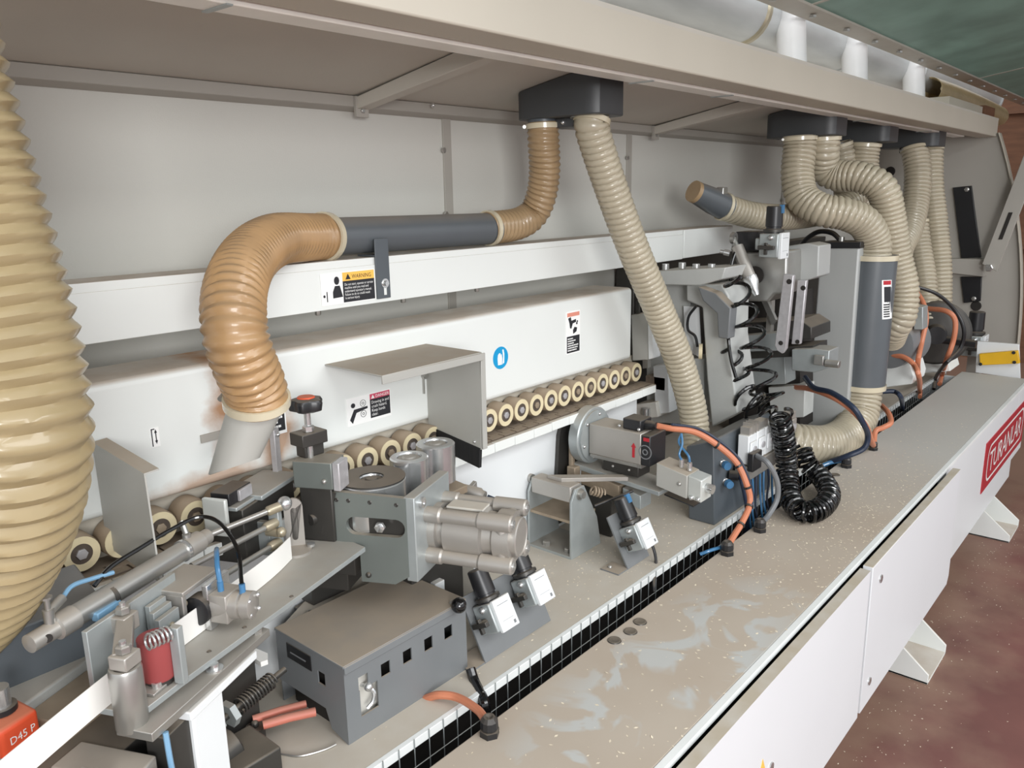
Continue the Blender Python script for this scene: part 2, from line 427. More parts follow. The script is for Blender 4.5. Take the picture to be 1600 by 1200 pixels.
# ================================================================ machine base
base = thing('edge_banding_machine_base', 'long off-white machine base with dusty steel table top and hinged front doors', 'machine', (2.3, 0.9, FZ))
part('table_top', MB().box(-0.4, 4.93, 0.622, 0.935, -0.025, 0.0), 'dusty_table', base, bevel=0.003)
part('table_edge', MB().box(-0.4, 4.93, 0.606, 0.622, -0.014, 0.0008), 'white_edge', base, bevel=0.001)
part('front_panel', MB().box(3.17, 4.66, 0.612, 0.64, -0.47, -0.014).box(4.66, 4.93, 0.612, 0.64, -0.38, -0.014)
     .box(4.91, 4.93, 0.64, 1.4, -0.4, -0.03), 'white_paint_clean', base, bevel=0.002)
part('door_gap_dark_sheet', MB().box(-0.4, 3.17, 0.66, 0.68, -0.47, -0.025), 'dark_void', base)  # dark sheet put in for the shade deep in the door gap
part('dark_cavity_walls', MB().box(-0.4, 4.9, 0.64, 1.45, -0.2, -0.18).box(-0.4, 4.9, 1.16, 1.18, -0.18, -0.014).box(-0.4, 4.9, 0.93, 0.945, -0.18, -0.025), 'dark_void', base)  # cavity walls coloured dark for the shade behind the mesh
part('rear_bed', MB().box(0.62, 4.93, 1.022, 1.42, -0.014, 0.0).box(2.4, 4.93, 1.42, 1.72, -0.014, 0.0).box(-0.4, 0.62, 1.20, 1.42, -0.014, 0.0), 'bed_paint', base, bevel=0.002)
part('bed_flange', MB().box(-0.4, 4.93, 1.010, 1.022, -0.018, 0.001), 'white_edge', base, bevel=0.001)
mesh = MB(); x = -0.4
while x < 4.92:
    mesh.cyl((x, 1.008, 0.004), (x, 1.008, -0.12), 0.0013, n=5); x += 0.0385
for z in (-0.054, -0.0925, -0.12): mesh.cyl((-0.4, 1.005, z), (4.92, 1.005, z), 0.0011, n=5)
part('wire_mesh', mesh, 'zinc', base, label='welded wire mesh closing the gap behind the table')
def door(x0, x1, notch=False):
    zb = -0.455
    pts = [(x0, 0.566, -0.003), (x1, 0.566, -0.003), (x1, 0.566, zb + (0.03 if notch else 0)), (x1 - (0.02 if notch else 0.0001), 0.566, zb), (x0, 0.566, zb)]
    return part('front_door', MB().prism(pts, (0, 0.027, 0)), 'door_paint', base, bevel=0.002)
d1 = door(-0.4, 2.128); d2 = door(2.15, 3.165, True)
for dd, xs in ((d2, [(1376, 904), (1358, 1064)]),):
    for px, py in xs:
        p = at(px, py, Y=0.566)
        part('door_lock', MB().lathe(p, (0, -1, 0), [(0, 0.0125), (0.003, 0.012), (0.004, 0.009), (0.0035, 0.006), (0.0035, 0)], 20), 'steel_clean', dd, label='round chrome lock')
p = at(1191, 1196, Y=0.566)
part('warning_triangle', MB().prism([(p.x - 0.022, 0.566, p.z - 0.03), (p.x + 0.022, 0.566, p.z - 0.03), (p.x, 0.566, p.z + 0.016)], (0, -0.0008, 0)), 'sticker_yellow', d1, label='small yellow warning triangle')
p = at(1204, 1199, Y=0.566)
part('door_lock', MB().lathe(p, (0, -1, 0), [(0, 0.0125), (0.003, 0.012), (0.004, 0.009), (0.0035, 0)], 20), 'steel_clean', d1)
# hole plugs in the table
for px, py in ((960, 1001), (985, 987), (1000, 972), (1305, 742)):
    q = at(px, py, Z=0)
    part('hole_plug', MB().lathe((q.x, q.y, 0), (0, 0, 1), [(0, 0.0165), (0.0022, 0.0155), (0.003, 0.012), (0.0022, 0.0105), (0.0022, 0)], 24), 'dark_steel', base)
# red maker's sign on the front
sg = part('name_plate', MB().box(3.9, 4.905, 0.6085, 0.612, -0.335, -0.1), 'sign_red', base, label='red sign plate with white lettering')
def rrect(x0, x1, z0, z1, r, y, n=6):
    pts = []
    for cx_, cz_, a0 in ((x1-r, z1-r, 0), (x0+r, z1-r, 90), (x0+r, z0+r, 180), (x1-r, z0+r, 270)):
        for k in range(n+1):
            a = math.radians(a0 + 90*k/n); pts.append((cx_ + r*math.cos(a), y, cz_ + r*math.sin(a)))
    return pts
A = rrect(3.96, 4.86, -0.305, -0.128, 0.06, 0.6078); B = rrect(3.974, 4.846, -0.294, -0.139, 0.05, 0.6078)
fr = MB(); n = len(A); fr.add(A + B, [(i, (i+1) % n, (i+1) % n + n, i + n) for i in range(n)])
part('sign_border', fr, 'sign_white', sg)
part('lettering', text_mb('TURANLAR', 0.80, 0.10, facing((4.01, 0.6076, -0.267), (1, 0, 0), (0, 0, 1)), 0.92), 'sign_white', sg)
# splayed feet
def foot(x):
    f = MB()
    f.box(x, x + 0.24, 0.50, 0.70, FZ, FZ + 0.008)
    for xx in (x, x + 0.232):
        f.prism([(xx, 0.50, FZ), (xx, 0.70, FZ), (xx, 0.70, -0.46), (xx, 0.625, -0.46), (xx, 0.50, FZ + 0.035)], (0.008, 0, 0))
    return part('foot', f, 'white_paint', base, bevel=0.0015)
for x in (0.9, 2.66, 4.07): foot(x)
part('base_beam', MB().box(-0.3, 4.6, 0.70, 1.35, -0.5, -0.2), 'grey_sheet', base)
part('base_leg', MB().box(2.7, 2.86, 0.70, 0.8, FZ, -0.45), 'white_paint', base)
part('base_leg', MB().box(4.1, 4.26, 0.70, 0.8, FZ, -0.45), 'white_paint', base)
part('base_leg', MB().box(0.94, 1.1, 0.70, 0.8, FZ, -0.45), 'white_paint', base)
# white stand wall behind the units
part('rear_wall', MB().box(0.1, 2.28, 1.40, 1.44, 0.0, 0.344), 'white_paint_clean', base, bevel=0.002)

# ================================================================ canopy
can = thing('machine_canopy', 'long cream sheet metal canopy with back wall and lit front beam over the machine', 'canopy', (2.5, 1.4, 0.0))
YW, XE = 1.72, 5.5
CZ = lambda y: 1.247 + 0.171*(YW - y)
xs = [-0.6, 1.725, 2.705, 4.2, XE]
for i in range(4):
    part('back_panel', MB().box(xs[i] + 0.002, xs[i+1] - 0.002, YW, YW + 0.012, 0.0, 1.30), 'cream_wall', can)
    if i < 3:
        part('seam_strip', MB().box(xs[i+1] - 0.016, xs[i+1] + 0.016, YW - 0.006, YW, 0.0, 1.22), 'end_paint', can, bevel=0.001)
        for z in (1.13, 0.66, 0.95): part('seam_bolt', MB().bolt((xs[i+1] - 0.02, YW - 0.006, z), (0, -1, 0), 0.008, 0.008), 'steel', can)
part('ceiling_panel', MB().prism([(-0.6, 1.0, CZ(1.0)), (-0.6, YW, CZ(YW)), (-0.6, YW, CZ(YW) + 0.01), (-0.6, 1.0, CZ(1.0) + 0.01)], (XE + 0.6, 0, 0)), 'ceiling_paint', can)
part('wall_ledge', MB().prism([(-0.6, YW - 0.035, 1.225), (-0.6, YW, 1.215), (-0.6, YW, 1.24), (-0.6, YW - 0.035, 1.252)], (XE + 0.6, 0, 0)), 'end_paint', can, bevel=0.002)
# front beam: box section, with a lighting batten behind its lower lip
part('front_beam', MB().prism([(-0.6, 1.0, 1.278), (-0.6, 1.0, 1.374), (-0.6, 1.1, 1.385), (-0.6, 1.1, 1.278)], (XE + 0.6, 0, 0)), 'canopy_paint', can, bevel=0.004)
lb = part('light_batten', MB().box(-0.6, 5.2, 1.105, 1.165, 1.272, 1.30), 'lamp_white', can, bevel=0.002)
part('diffuser_strip', MB().box(-0.6, 5.2, 1.165, 1.205, 1.285, 1.30), 'canopy_paint', lb, bevel=0.002)
for px, py in ((375, 3), (1052, 123), (1168, 147), (1360, 188), (1455, 205)):
    q = at(px, py, Z=1.27)
    part('batten_clip', MB().box(q.x - 0.005, q.x + 0.005, 1.1, 1.17, 1.2695, 1.272), 'zinc', lb)
for x in (1.37, 2.82, 4.2):
    br = part('roof_rib', MB().prism([(x, 1.11, CZ(1.11) - 0.042), (x, YW - 0.03, CZ(YW) - 0.03), (x, YW - 0.03, CZ(YW)), (x, 1.11, CZ(1.11))], (0.04, 0, 0)), 'ceiling_paint', can, bevel=0.002)
    part('rib_bracket', MB().box(x - 0.005, x + 0.035, YW - 0.044, YW - 0.036, 1.20, 1.25), 'end_paint', br)
    part('rib_bolt', MB().bolt((x + 0.015, YW - 0.044, 1.215), (0, -1, 0), 0.006, 0.005), 'steel', br)
for x in (1.62, 2.45): part('ceiling_screw', MB().sphere((x, 1.66, 1.243), 0.006, 8), 'steel_clean', can)
# end wall with a curved front edge
def curve_y(z): return 0.755 + 0.03*max(0, z) + 0.19*max(0, (z - 0.1)/1.2)**2.2
pts = [(XE, YW, 0.0)] + [(XE, curve_y(z), z) for z in [i*1.3/14 for i in range(15)]] + [(XE, YW, 1.3)]
part('end_panel', MB().prism(pts, (0.012, 0, 0)), 'end_paint', can)
rim = MB()
for i in range(14):
    z0, z1 = i*1.3/14, (i+1)*1.3/14
    rim.prism([(XE - 0.03, curve_y(z0), z0), (XE - 0.03, curve_y(z1), z1), (XE - 0.03, curve_y(z1) + 0.006, z1), (XE - 0.03, curve_y(z0) + 0.006, z0)], (0.06, 0, 0))
part('end_rim', rim, 'canopy_paint', can)
def at5(px, py, X=XE): return at(px, py, X=X)
for quad in ([(1490, 293), (1519, 290), (1534, 402), (1503, 403)], [(1502, 432), (1535, 432), (1533, 470), (1507, 473)]):
    part('slot_cover', MB().prism([at5(*q) for q in quad], (-0.02, 0, 0)), 'black_plastic', can, bevel=0.003)
q = at5(1512, 296); part('slot_bolt', MB().bolt((XE - 0.02, q.y, q.z), (-1, 0, 0), 0.014, 0.01), 'steel', can)
q = at5(1523, 466); part('slot_bolt', MB().bolt((XE - 0.02, q.y, q.z), (-1, 0, 0), 0.014, 0.01), 'steel', can)
part('end_bracket', MB().prism([at5(1483, 403), at5(1540, 404), at5(1540, 431), at5(1483, 425)], (-0.06, 0, 0)), 'end_paint', can, bevel=0.003)
for px, py in ((1391, 268), (1525, 478)):
    q = at5(px, py); part('grommet', MB().lathe((XE, q.y, q.z), (-1, 0, 0), [(0, 0.03), (0.008, 0.026), (0.008, 0)], 16), 'dark_void', can)

# ================================================================ raised lid above the operator
lid = thing('raised_canopy_lid', 'raised canopy lid with green tinted plastic panel and bolted metal rim', 'lid', (3.5, 0.9, 1.6))
la = at(1180, 0, Z=1.62); ly = la.y; slope = 0.16
def lz(y): return 1.62 + slope*(ly - y)
part('panel', MB().prism([(0.9, -0.3, lz(-0.3)), (0.9, ly - 0.05, lz(ly - 0.05)), (0.9, ly - 0.05, lz(ly - 0.05) + 0.006), (0.9, -0.3, lz(-0.3) + 0.006)], (7.2, 0, 0)), 'green_plexi', lid, label='green tinted plastic panel')
part('rim', MB().prism([(0.9, ly, 1.62), (0.9, ly - 0.095, lz(ly - 0.095) - 0.012), (0.9, ly - 0.095, lz(ly - 0.095) - 0.002), (0.9, ly, 1.65)], (7.2, 0, 0)), 'rim_paint', lid, bevel=0.002)
for i in range(16):
    x = 2.75 + i*0.36
    part('rim_bolt', MB().bolt((x, ly - 0.055, lz(ly - 0.055) - 0.011), (0, 0, -1), 0.013, 0.009), 'steel', lid)
for i, x in enumerate((3.0, 5.7)):
    part('panel_joint', MB().prism([(x, -0.3, lz(-0.3) - 0.003), (x, ly - 0.07, lz(ly - 0.07) - 0.003), (x, ly - 0.07, lz(ly - 0.07) + 0.004), (x, -0.3, lz(-0.3) + 0.004)], (0.02, 0, 0)), 'rim_paint', lid)
arm = MB()
a = at5(1547, 418, XE - 0.09); b = at5(1612, 250, XE - 0.09); b = a + (b - a)*1.95
arm.prism([a + Vector((0, -0.04, -0.02)), a + Vector((0, 0.04, 0.02)), b + Vector((0, 0.04, 0.02)), b + Vector((0, -0.04, -0.02))], (-0.02, 0, 0))
part('support_arm', arm, 'end_paint', lid, bevel=0.003)
c1 = a.lerp(b, 0.14); c2 = a.lerp(b, 0.27)
part('arm_slot', MB().prism([c1 + Vector((-0.021, -0.01, 0)), c1 + Vector((-0.021, 0.01, 0)), c2 + Vector((-0.021, 0.01, 0)), c2 + Vector((-0.021, -0.01, 0))], (-0.002, 0, 0)), 'dark_void', lid)
part('arm_bolt', MB().bolt((a.x - 0.02, a.y, a.z), (-1, 0, 0), 0.022, 0.02), 'steel_clean', lid)

# ================================================================ extraction duct above the canopy
dy, dz, dr = 1.45, 1.66, 0.115
dm = thing('extraction_duct', 'long round galvanised extraction duct lying above the canopy', 'duct', (3.0, dy, 1.4))
xs = [-0.5, 0.9, 2.1, 3.05, 4.1, 5.2, 7.4]
for i in range(len(xs) - 1):
    part('duct_section', MB().cyl((xs[i], dy, dz), (xs[i+1], dy, dz), dr - 0.004*(i % 2), n=32), 'duct_zinc', dm)
    part('duct_collar', MB().lathe((xs[i+1] - 0.02, dy, dz), (1, 0, 0), [(0, dr), (0.008, dr + 0.008), (0.03, dr + 0.008), (0.04, dr)], 32), 'brass' if i == 2 else 'duct_zinc', dm)
for px, py in ((1243, 77), (1341, 107), (1433, 134)):
    q = at(px, py, Y=1.30)
    part('white_branch', MB().cyl((q.x, 1.30, 1.36), (q.x, 1.33, dz + 0.02), 0.055, n=24), 'duct_white', dm, label='white branch sleeve')
# off-cuts lying on the canopy roof
bx = thing('board_stack', 'pale boards and brown carton stacked on the far canopy roof', 'boards', (5.0, 1.2, 1.39))
q = at(1495, 165, Y=1.15)
part('pale_board', MB().box(q.x - 0.35, q.x + 0.45, 1.11, 1.235, 1.388, 1.46), 'canopy_paint', bx, bevel=0.002)
part('brown_carton', MB().box(q.x + 0.47, q.x + 0.75, 1.1, 1.235, 1.388, 1.47), 'brown_wood', bx, bevel=0.002)
# ================================================================ upper guard beam
YG = 1.50
gb = thing('upper_guard_beam', 'long white square tube beam running under the grey extraction pipe', 'beam', (1.4, YG, 0.75))
part('beam_body', MB().box(-0.6, 2.745, YG, YG + 0.1, 0.753, 0.862).box(-0.6, 2.745, YG - 0.0025, YG, 0.753, 0.845), 'white_paint', gb, bevel=0.003)
part('beam_end', MB().box(2.75, 3.16, YG - 0.004, YG + 0.1, 0.755, 0.862), 'white_paint', gb, bevel=0.003)
for px, py in ((497, 490), (630, 470), (745, 456)):
    q = at(px, py, Y=YG + 0.03)
    part('beam_bolt', MB().bolt((q.x, YG + 0.03, 0.753), (0, 0, -1), 0.007, 0.014), 'steel', gb)
for x in (-0.3, 1.9, 2.9):
    part('beam_bracket', MB().box(x, x + 0.05, YG + 0.1, YW, 0.77, 0.83), 'end_paint', gb)

# ---------------------------------------------------------------- stickers
def face_sticker(parent, name, quad, Y, label):
    """quad: left, right, bottom, top on a face at depth Y"""
    l, r, b, t = quad
    return part(name, MB().box(l, r, Y - 0.0012, Y, b, t), 'sticker_white', parent, label=label)
def panel(parent, name, x0, x1, z0, z1, Y, mat):
    return part(name, MB().box(x0, x1, Y - 0.0018, Y - 0.001, z0, z1), mat, parent)
def fig(parent, name, polys, x0, z0, w, h, Y, mat='sticker_black'):
    mb = MB()
    for pl in polys: mb.prism([(x0 + a*w, Y - 0.0012, z0 + b*h) for a, b in pl], (0, -0.0008, 0))
    return part(name, mb, mat, parent)
def disc(cx_, cz_, r, n=14, sq=1.0): return [(cx_ + r*math.cos(2*math.pi*k/n), cz_ + sq*r*math.sin(2*math.pi*k/n)) for k in range(n)]
def words(parent, body, x0, z0, w, h, Y, mat='sticker_white', name='lettering'):
    return part(name, text_mb(body, w, h, facing((x0, Y - 0.0021, z0), (1, 0, 0), (0, 0, 1))), mat, parent)
def text_lines(parent, x0, z0, w, h, Y, widths):      # print too small to read in the photograph: rows of short strokes
    mb = MB(); n = len(widths); st = h/n
    for i, f in enumerate(widths):
        z_ = z0 + h - (i + 0.75)*st; x_ = x0
        while x_ < x0 + w*f - 0.0005:
            l_ = min(random.uniform(0.05, 0.16)*w, x0 + w*f - x_); mb.box(x_, x_ + l_, Y - 0.0022, Y - 0.0018, z_, z_ + st*0.5); x_ += l_ + 0.03*w
    return part('lettering', mb, 'sticker_white', parent)
# yellow headed warning on the guard beam
tl = at(498, 430, Y=YG); br_ = at(586, 467, Y=YG); bl = at(505, 481, Y=YG)
x0, x1, z1, z0 = tl.x, br_.x, at(586, 419, Y=YG).z, at(586, 467, Y=YG).z
s = face_sticker(gb, 'warning_sticker', (x0, x1, z0, z1), YG - 0.003, 'white and black safety sticker with yellow WARNING heading')
W, H = x1 - x0, z1 - z0; xm = x0 + 0.39*W
panel(s, 'heading', xm, x1 - 0.02*W, z0 + 0.70*H, z1 - 0.03*H, YG - 0.003, 'sticker_yellow')
panel(s, 'text_field', xm, x1 - 0.02*W, z0 + 0.03*H, z0 + 0.70*H, YG - 0.003, 'sticker_black')
words(s, 'WARNING', xm + 0.17*W, z0 + 0.76*H, 0.36*W, 0.13*H, YG - 0.003, 'sticker_black')
fig(s, 'alert_triangle', [[(0, 0), (1, 0), (0.5, 1)]], xm + 0.05*W, z0 + 0.75*H, 0.09*W, 0.17*H, YG - 0.0042)
words(s, 'Do not start, operate or service\nmachine until you read and\nunderstand operator\'s manual.\nFailure to do so could result\nin serious injury.', xm + 0.03*W, z0 + 0.1*H, 0.53*W, 0.53*H, YG - 0.003)
fig(s, 'pictogram', [disc(0.72, 0.80, 0.13, sq=1.1), [(0.5, 0.42), (0.62, 0.62), (0.86, 0.62), (1.0, 0.22), (0.5, 0.2)], disc(0.06, 0.3, 0.05), [(0.18, 0.1), (0.22, 0.1), (0.22, 0.45), (0.18, 0.45)]], x0 + 0.03*W, z0 + 0.02*H, 0.35*W, 0.9*H, YG - 0.003)

# ================================================================ lower pressure beam with its rollers
YP = 1.43; PB = 0.452
pb = thing('pressure_beam', 'white pressure beam with a row of cream rubber rollers along its underside', 'beam', (1.2, YP, 0.35))
part('beam_body', MB().box(-0.6, 2.29, YP, YP + 0.16, PB, 0.694), 'stained_white', pb, bevel=0.014, seg=4)
part('roller_recess', MB().box(-0.6, 2.34, YP + 0.03, YP + 0.05, 0.36, PB), 'canopy_paint', pb)
XR = [1.533 - 0.07*k for k in range(1, 20)] + [1.533 + 0.0673*k for k in range(0, 12)]
r0 = None
def rollmesh(x):
    return MB().lathe((x, 1.448, 0.411), (0, -1, 0), [(0, 0.030), (0.002, 0.033), (0.044, 0.033), (0.047, 0.031), (0.0472, 0.031)], 28)
for x in XR:
    if r0 is None:
        r0 = part('roller', rollmesh(x), 'roller_tyre', pb, smooth=40)
        f0 = part('roller_face', MB().ring((x, 1.4008, 0.411), (0, -1, 0), 0.0185, 0.031, 0.0015, 28), 'roller_face', r0)
        h0 = part('bearing', MB().lathe((x, 1.4008, 0.411), (0, -1, 0), [(0, 0.0185), (0.0008, 0.0185), (0.0008, 0)], 20), 'hub_dark', r0)
        c0 = part('hex_bolt', MB().bolt((x, 1.400, 0.411), (0, -1, 0), 0.010, 0.004), 'hub_cap', r0)
    else:
        r = r0.copy(); COL.objects.link(r); r.parent = pb; r.location = (x - XR[0], 0, 0)
        for ch in (f0, h0, c0):
            c = ch.copy(); COL.objects.link(c); c.parent = r
            if ch is c0 and random.random() < 0.25: c.data = c.data.copy(); c.data.materials[0] = MATS['rust_steel']
# stickers on the beam
tl = at(540, 625, Y=YP); tr = at(609, 606, Y=YP); bl = at(543, 666, Y=YP); br_ = at(611, 650, Y=YP)
x0, x1 = (tl.x + bl.x)/2, (tr.x + br_.x)/2; z0, z1 = (bl.z + br_.z)/2, (tl.z + tr.z)/2; W, H = x1 - x0, z1 - z0; xm = x0 + 0.52*W
s = face_sticker(pb, 'danger_sticker', (x0, x1, z0, z1), YP, 'safety sticker with pink DANGER heading and two rollers')
panel(s, 'heading', xm, x1 - 0.02*W, z0 + 0.78*H, z1 - 0.03*H, YP, 'sticker_pink')
panel(s, 'text_field', xm, x1 - 0.02*W, z0 + 0.1*H, z0 + 0.78*H, YP, 'sticker_black')
words(s, 'DANGER', xm + 0.13*W, z0 + 0.815*H, 0.31*W, 0.11*H, YP)
fig(s, 'alert_triangle', [[(0, 0), (1, 0), (0.5, 1)]], xm + 0.02*W, z0 + 0.81*H, 0.08*W, 0.13*H, YP - 0.0012, 'sticker_white')
words(s, 'Drawing in and\ncrush hazard.\nKeep hands\nclear.', xm + 0.03*W, z0 + 0.17*H, 0.4*W, 0.55*H, YP)
fig(s, 'pictogram', [disc(0.26, 0.72, 0.1, sq=0.9), [(0.08, 0.2), (0.2, 0.05), (0.4, 0.42), (0.95, 0.5), (0.95, 0.58), (0.3, 0.56)]], x0 + 0.02*W, z0 + 0.03*H, 0.46*W, 0.95*H, YP)
rg = MB()
for cz in (0.72, 0.34):
    for rr in (0.09, 0.035): rg.ring((x0 + 0.36*W, YP - 0.002, z0 + cz*H), (0, 1, 0), rr*H*1.4 - 0.0009, rr*H*1.4, 0.0006, 18)
part('roller_drawing', rg, 'sticker_black', s)
# blue glove sign
q = at(782, 559, Y=YP); rr = 0.031
s = part('glove_sign', MB().lathe((q.x, YP, q.z), (0, -1, 0), [(0, rr), (0.0012, rr), (0.0012, 0)], 36), 'sticker_blue', pb, label='round blue sign with white glove')
G = [(-0.4, -0.62), (0.12, -0.62), (0.16, -0.1), (0.12, 0.3), (0.02, 0.3), (-0.02, 0.1), (-0.06, 0.42), (-0.2, 0.45), (-0.38, 0.3), (-0.44, 0)]
fig(s, 'glove_drawing', [G, [(0.2, -0.6), (0.42, -0.5), (0.46, 0.3), (0.36, 0.72), (0.2, 0.7), (0.3, 0.1)]], q.x, q.z, rr, rr, YP, 'sticker_white')
# tall red headed label
x0, x1, z1, z0 = at(884, 487, Y=YP).x, at(906, 485, Y=YP).x, at(895, 486, Y=YP).z, at(895, 552, Y=YP).z; W, H = x1 - x0, z1 - z0
s = face_sticker(pb, 'hand_injury_sticker', (x0, x1, z0, z1), YP, 'tall sticker with faded red heading and black text box')
panel(s, 'heading', x0 + 0.08*W, x1 - 0.06*W, z0 + 0.88*H, z1 - 0.03*H, YP, 'sticker_salmon')
panel(s, 'text_field', x0 + 0.05*W, x1 - 0.05*W, z0 + 0.03*H, z0 + 0.42*H, YP, 'sticker_black')
text_lines(s, x0 + 0.1*W, z0 + 0.06*H, 0.78*W, 0.33*H, YP, (0.5, 0.7, 0.55, 0.95, 0.9, 0.8))
fig(s, 'pictogram', [[(0.1, 0.95), (0.3, 1.0), (0.35, 0.8), (0.7, 0.85), (0.72, 0.7), (0.45, 0.65), (0.35, 0.4), (0.25, 0.42), (0.2, 0.7)], disc(0.78, 0.62, 0.06), disc(0.82, 0.72, 0.05), [(0.5, 0.1), (0.75, 0.2), (0.8, 0.4), (0.6, 0.45), (0.48, 0.3)]], x0 + 0.05*W, z0 + 0.42*H, 0.9*W, 0.45*H, YP)
# small arrow label and two dark text labels half behind the hoses
x0, x1, z1, z0 = at(233, 668, Y=YP).x, at(247, 667, Y=YP).x, at(240, 668, Y=YP).z, at(240, 699, Y=YP).z
s = face_sticker(pb, 'arrow_sticker', (x0, x1, z0, z1), YP, 'tiny white sticker with a black double arrow')
W, H = x1 - x0, z1 - z0
fig(s, 'arrow', [[(0.55, 0.3), (0.65, 0.3), (0.65, 0.75), (0.55, 0.75)], [(0.45, 0.72), (0.75, 0.72), (0.6, 0.9)], [(0.45, 0.33), (0.75, 0.33), (0.6, 0.15)], [(0.1, 0.05), (0.2, 0.05), (0.2, 0.95), (0.1, 0.95)], [(0.1, 0.9), (0.5, 0.9), (0.5, 0.95), (0.1, 0.95)]], x0, z0, W, H, YP)
for (l_, r_, t_, b_) in ((404, 444, 575, 676), (100, 135, 722, 752)):
    xa, xb = at(l_, (t_ + b_)/2, Y=YP).x, at(r_, (t_ + b_)/2, Y=YP).x; za, zb_ = at(r_, t_, Y=YP).z, at(r_, b_, Y=YP).z
    s = face_sticker(pb, 'text_sticker', (xa, xb, zb_, za), YP, 'white sticker with a black text box')
    W, H = xb - xa, za - zb_
    panel(s, 'text_field', xa + 0.05*W, xb - 0.06*W, zb_ + 0.05*H, zb_ + 0.48*H, YP, 'sticker_black')
    text_lines(s, xa + 0.14*W, zb_ + 0.09*H, 0.74*W, 0.35*H, YP, (0.9, 0.8, 0.95, 0.7, 0.85))
# rust marks bleeding down the face beside the nozzle are built as thin corroded shims
q = at(322, 684, Y=YP); part('corner_plate', MB().box(q.x - 0.012, q.x + 0.07, YP - 0.004, YP, q.z - 0.008, q.z + 0.008), 'end_paint', pb)

# ================================================================ feed track under the rollers
tk = thing('feed_track', 'brown chain feed track edged with white pads below the cream rollers', 'track', (1.4, 1.4, 0.345))
part('track_bed', MB().box(-0.6, 2.32, 1.352, 1.458, 0.345, 0.368), 'track_brown', tk)
ch = MB(); x = 0.1
while x < 2.26:
    ch.box(x, x + 0.046, 1.362, 1.384, 0.368, 0.372).box(x + 0.02, x + 0.066, 1.386, 1.41, 0.368, 0.3715); x += 0.05
part('chain', ch, 'track_brown', tk, bevel=0.001)
x = 0.1; pad0 = None
while x < 2.24:
    if pad0 is None: pad0 = part('edge_pad', MB().box(x, x + 0.0795, 1.338, 1.352, 0.345, 0.371), 'white_paint', tk, bevel=0.0015); px0 = x
    else:
        p_ = pad0.copy(); COL.objects.link(p_); p_.parent = tk; p_.location = (x - px0, 0, random.uniform(-0.0006, 0.0006))
    x += 0.0815
# ================================================================ corrugated hoses
def hose_mb(P, r, pitch, depth, n=30, sharp=1.0, sub=6, taper=None):
    sub = 8 if sharp < 0 else sub; P = resample(smooth_path(P, 12), pitch/sub); T, F = frames(P); vs = []; fs = []
    for i, p in enumerate(P):
        u, v = F[i]; rr0 = r if taper is None else r*(1 + taper*(i/(len(P)-1)))
        for k in range(n):
            a = 2*math.pi*k/n; ph = (i/sub + k/n) % 1.0
            prof = abs(2*ph - 1)                   # 1 on the ridge, 0 in the valley
            prof = prof**sharp if sharp > 0 else math.sqrt(max(0.0, 1 - prof**2))**0.6   # sharp ridge, or round bulge with narrow groove
            rr = rr0 - depth*(1 - prof)
            vs.append(p + (u*math.cos(a) + v*math.sin(a))*rr)
    for i in range(len(P)-1):
        for k in range(n): fs.append((i*n+k, i*n+(k+1) % n, (i+1)*n+(k+1) % n, (i+1)*n+k))
    return MB().add(vs, fs), P
def hose(name, label, pts, r, pitch, depth, mat, group=None, clamps=(), sharp=1.2, n=30):
    mb, P = hose_mb(pts, r, pitch, depth, n, sharp)
    t = thing(name, label, 'hose', min(P, key=lambda q: q.z), group)
    part('corrugated_tube', mb, mat, t, smooth=50)
    for end in clamps:
        a, b = (P[0], P[4]) if end == 0 else (P[-1], P[-5])
        d = (b - a).normalized()
        c = part('hose_clamp', MB().ring(a + d*0.004, d, r*0.94, r + 0.003, 0.014, 32), 'clear_band', t)
        u, v = perp(d)
        side = -right + Vector((0, 0, 0.4)); side -= d*side.dot(d); side.normalize()
        part('clamp_screw', MB().cyl(a + d*0.011 + side*(r + 0.006) - d.cross(side)*0.012, a + d*0.011 + side*(r + 0.006) + d.cross(side)*0.012, 0.005, n=10), 'steel', c)
    return t
# big hose close to the camera
hose('large_suction_hose', 'very large tan corrugated hose hanging in the left foreground', 
     [at(-190, -40, Y=1.12), at(-150, 110, Y=1.12), at(-100, 270, Y=1.12), at(-52, 420, Y=1.11), at(-15, 560, Y=1.10), at(2, 680, Y=1.10), at(-10, 790, Y=1.14), at(-60, 905, Y=1.22), at(-130, 985, Y=1.3)],
     0.104, 0.0222, 0.0105, 'hose_tan', sharp=0.8, n=44)
# grey extraction pipe on the guard beam
pA, pB = at(494, 371, Y=1.545), at(772, 357, Y=1.545)
pp = thing('extraction_pipe', 'smooth dark grey extraction pipe strapped above the white guard beam', 'pipe', pA.lerp(pB, 0.5))
part('pipe_tube', MB().lathe(pA, pB - pA, [(0, 0.042), (0.001, 0.0435), ((pB - pA).length - 0.001, 0.0435), ((pB - pA).length, 0.042)], 36), 'pipe_grey', pp)
q = at(597, 372, Y=1.44); q2 = at(600, 466, Y=YG - 0.006); xb = q2.x
st = part('pipe_bracket', MB().box(xb - 0.021, xb + 0.021, YG - 0.0075, YG - 0.0035, q2.z, 0.905).box(xb - 0.021, xb + 0.021, YG - 0.0035, YG + 0.06, 0.863, 0.867), 'dark_grey_clean', pp, bevel=0.001)
part('bracket_bolt', MB().lathe((xb + 0.004, YG - 0.0076, q2.z + 0.036), (0, -1, 0), [(0, 0.0115), (0.002, 0.0115), (0.002, 0.007), (0.009, 0.006), (0.009, 0)], 16), 'steel_clean', st)
part('bracket_slot', MB().box(xb, xb + 0.008, YG - 0.0082, YG - 0.0075, q2.z + 0.008, q2.z + 0.03), 'white_paint', st)
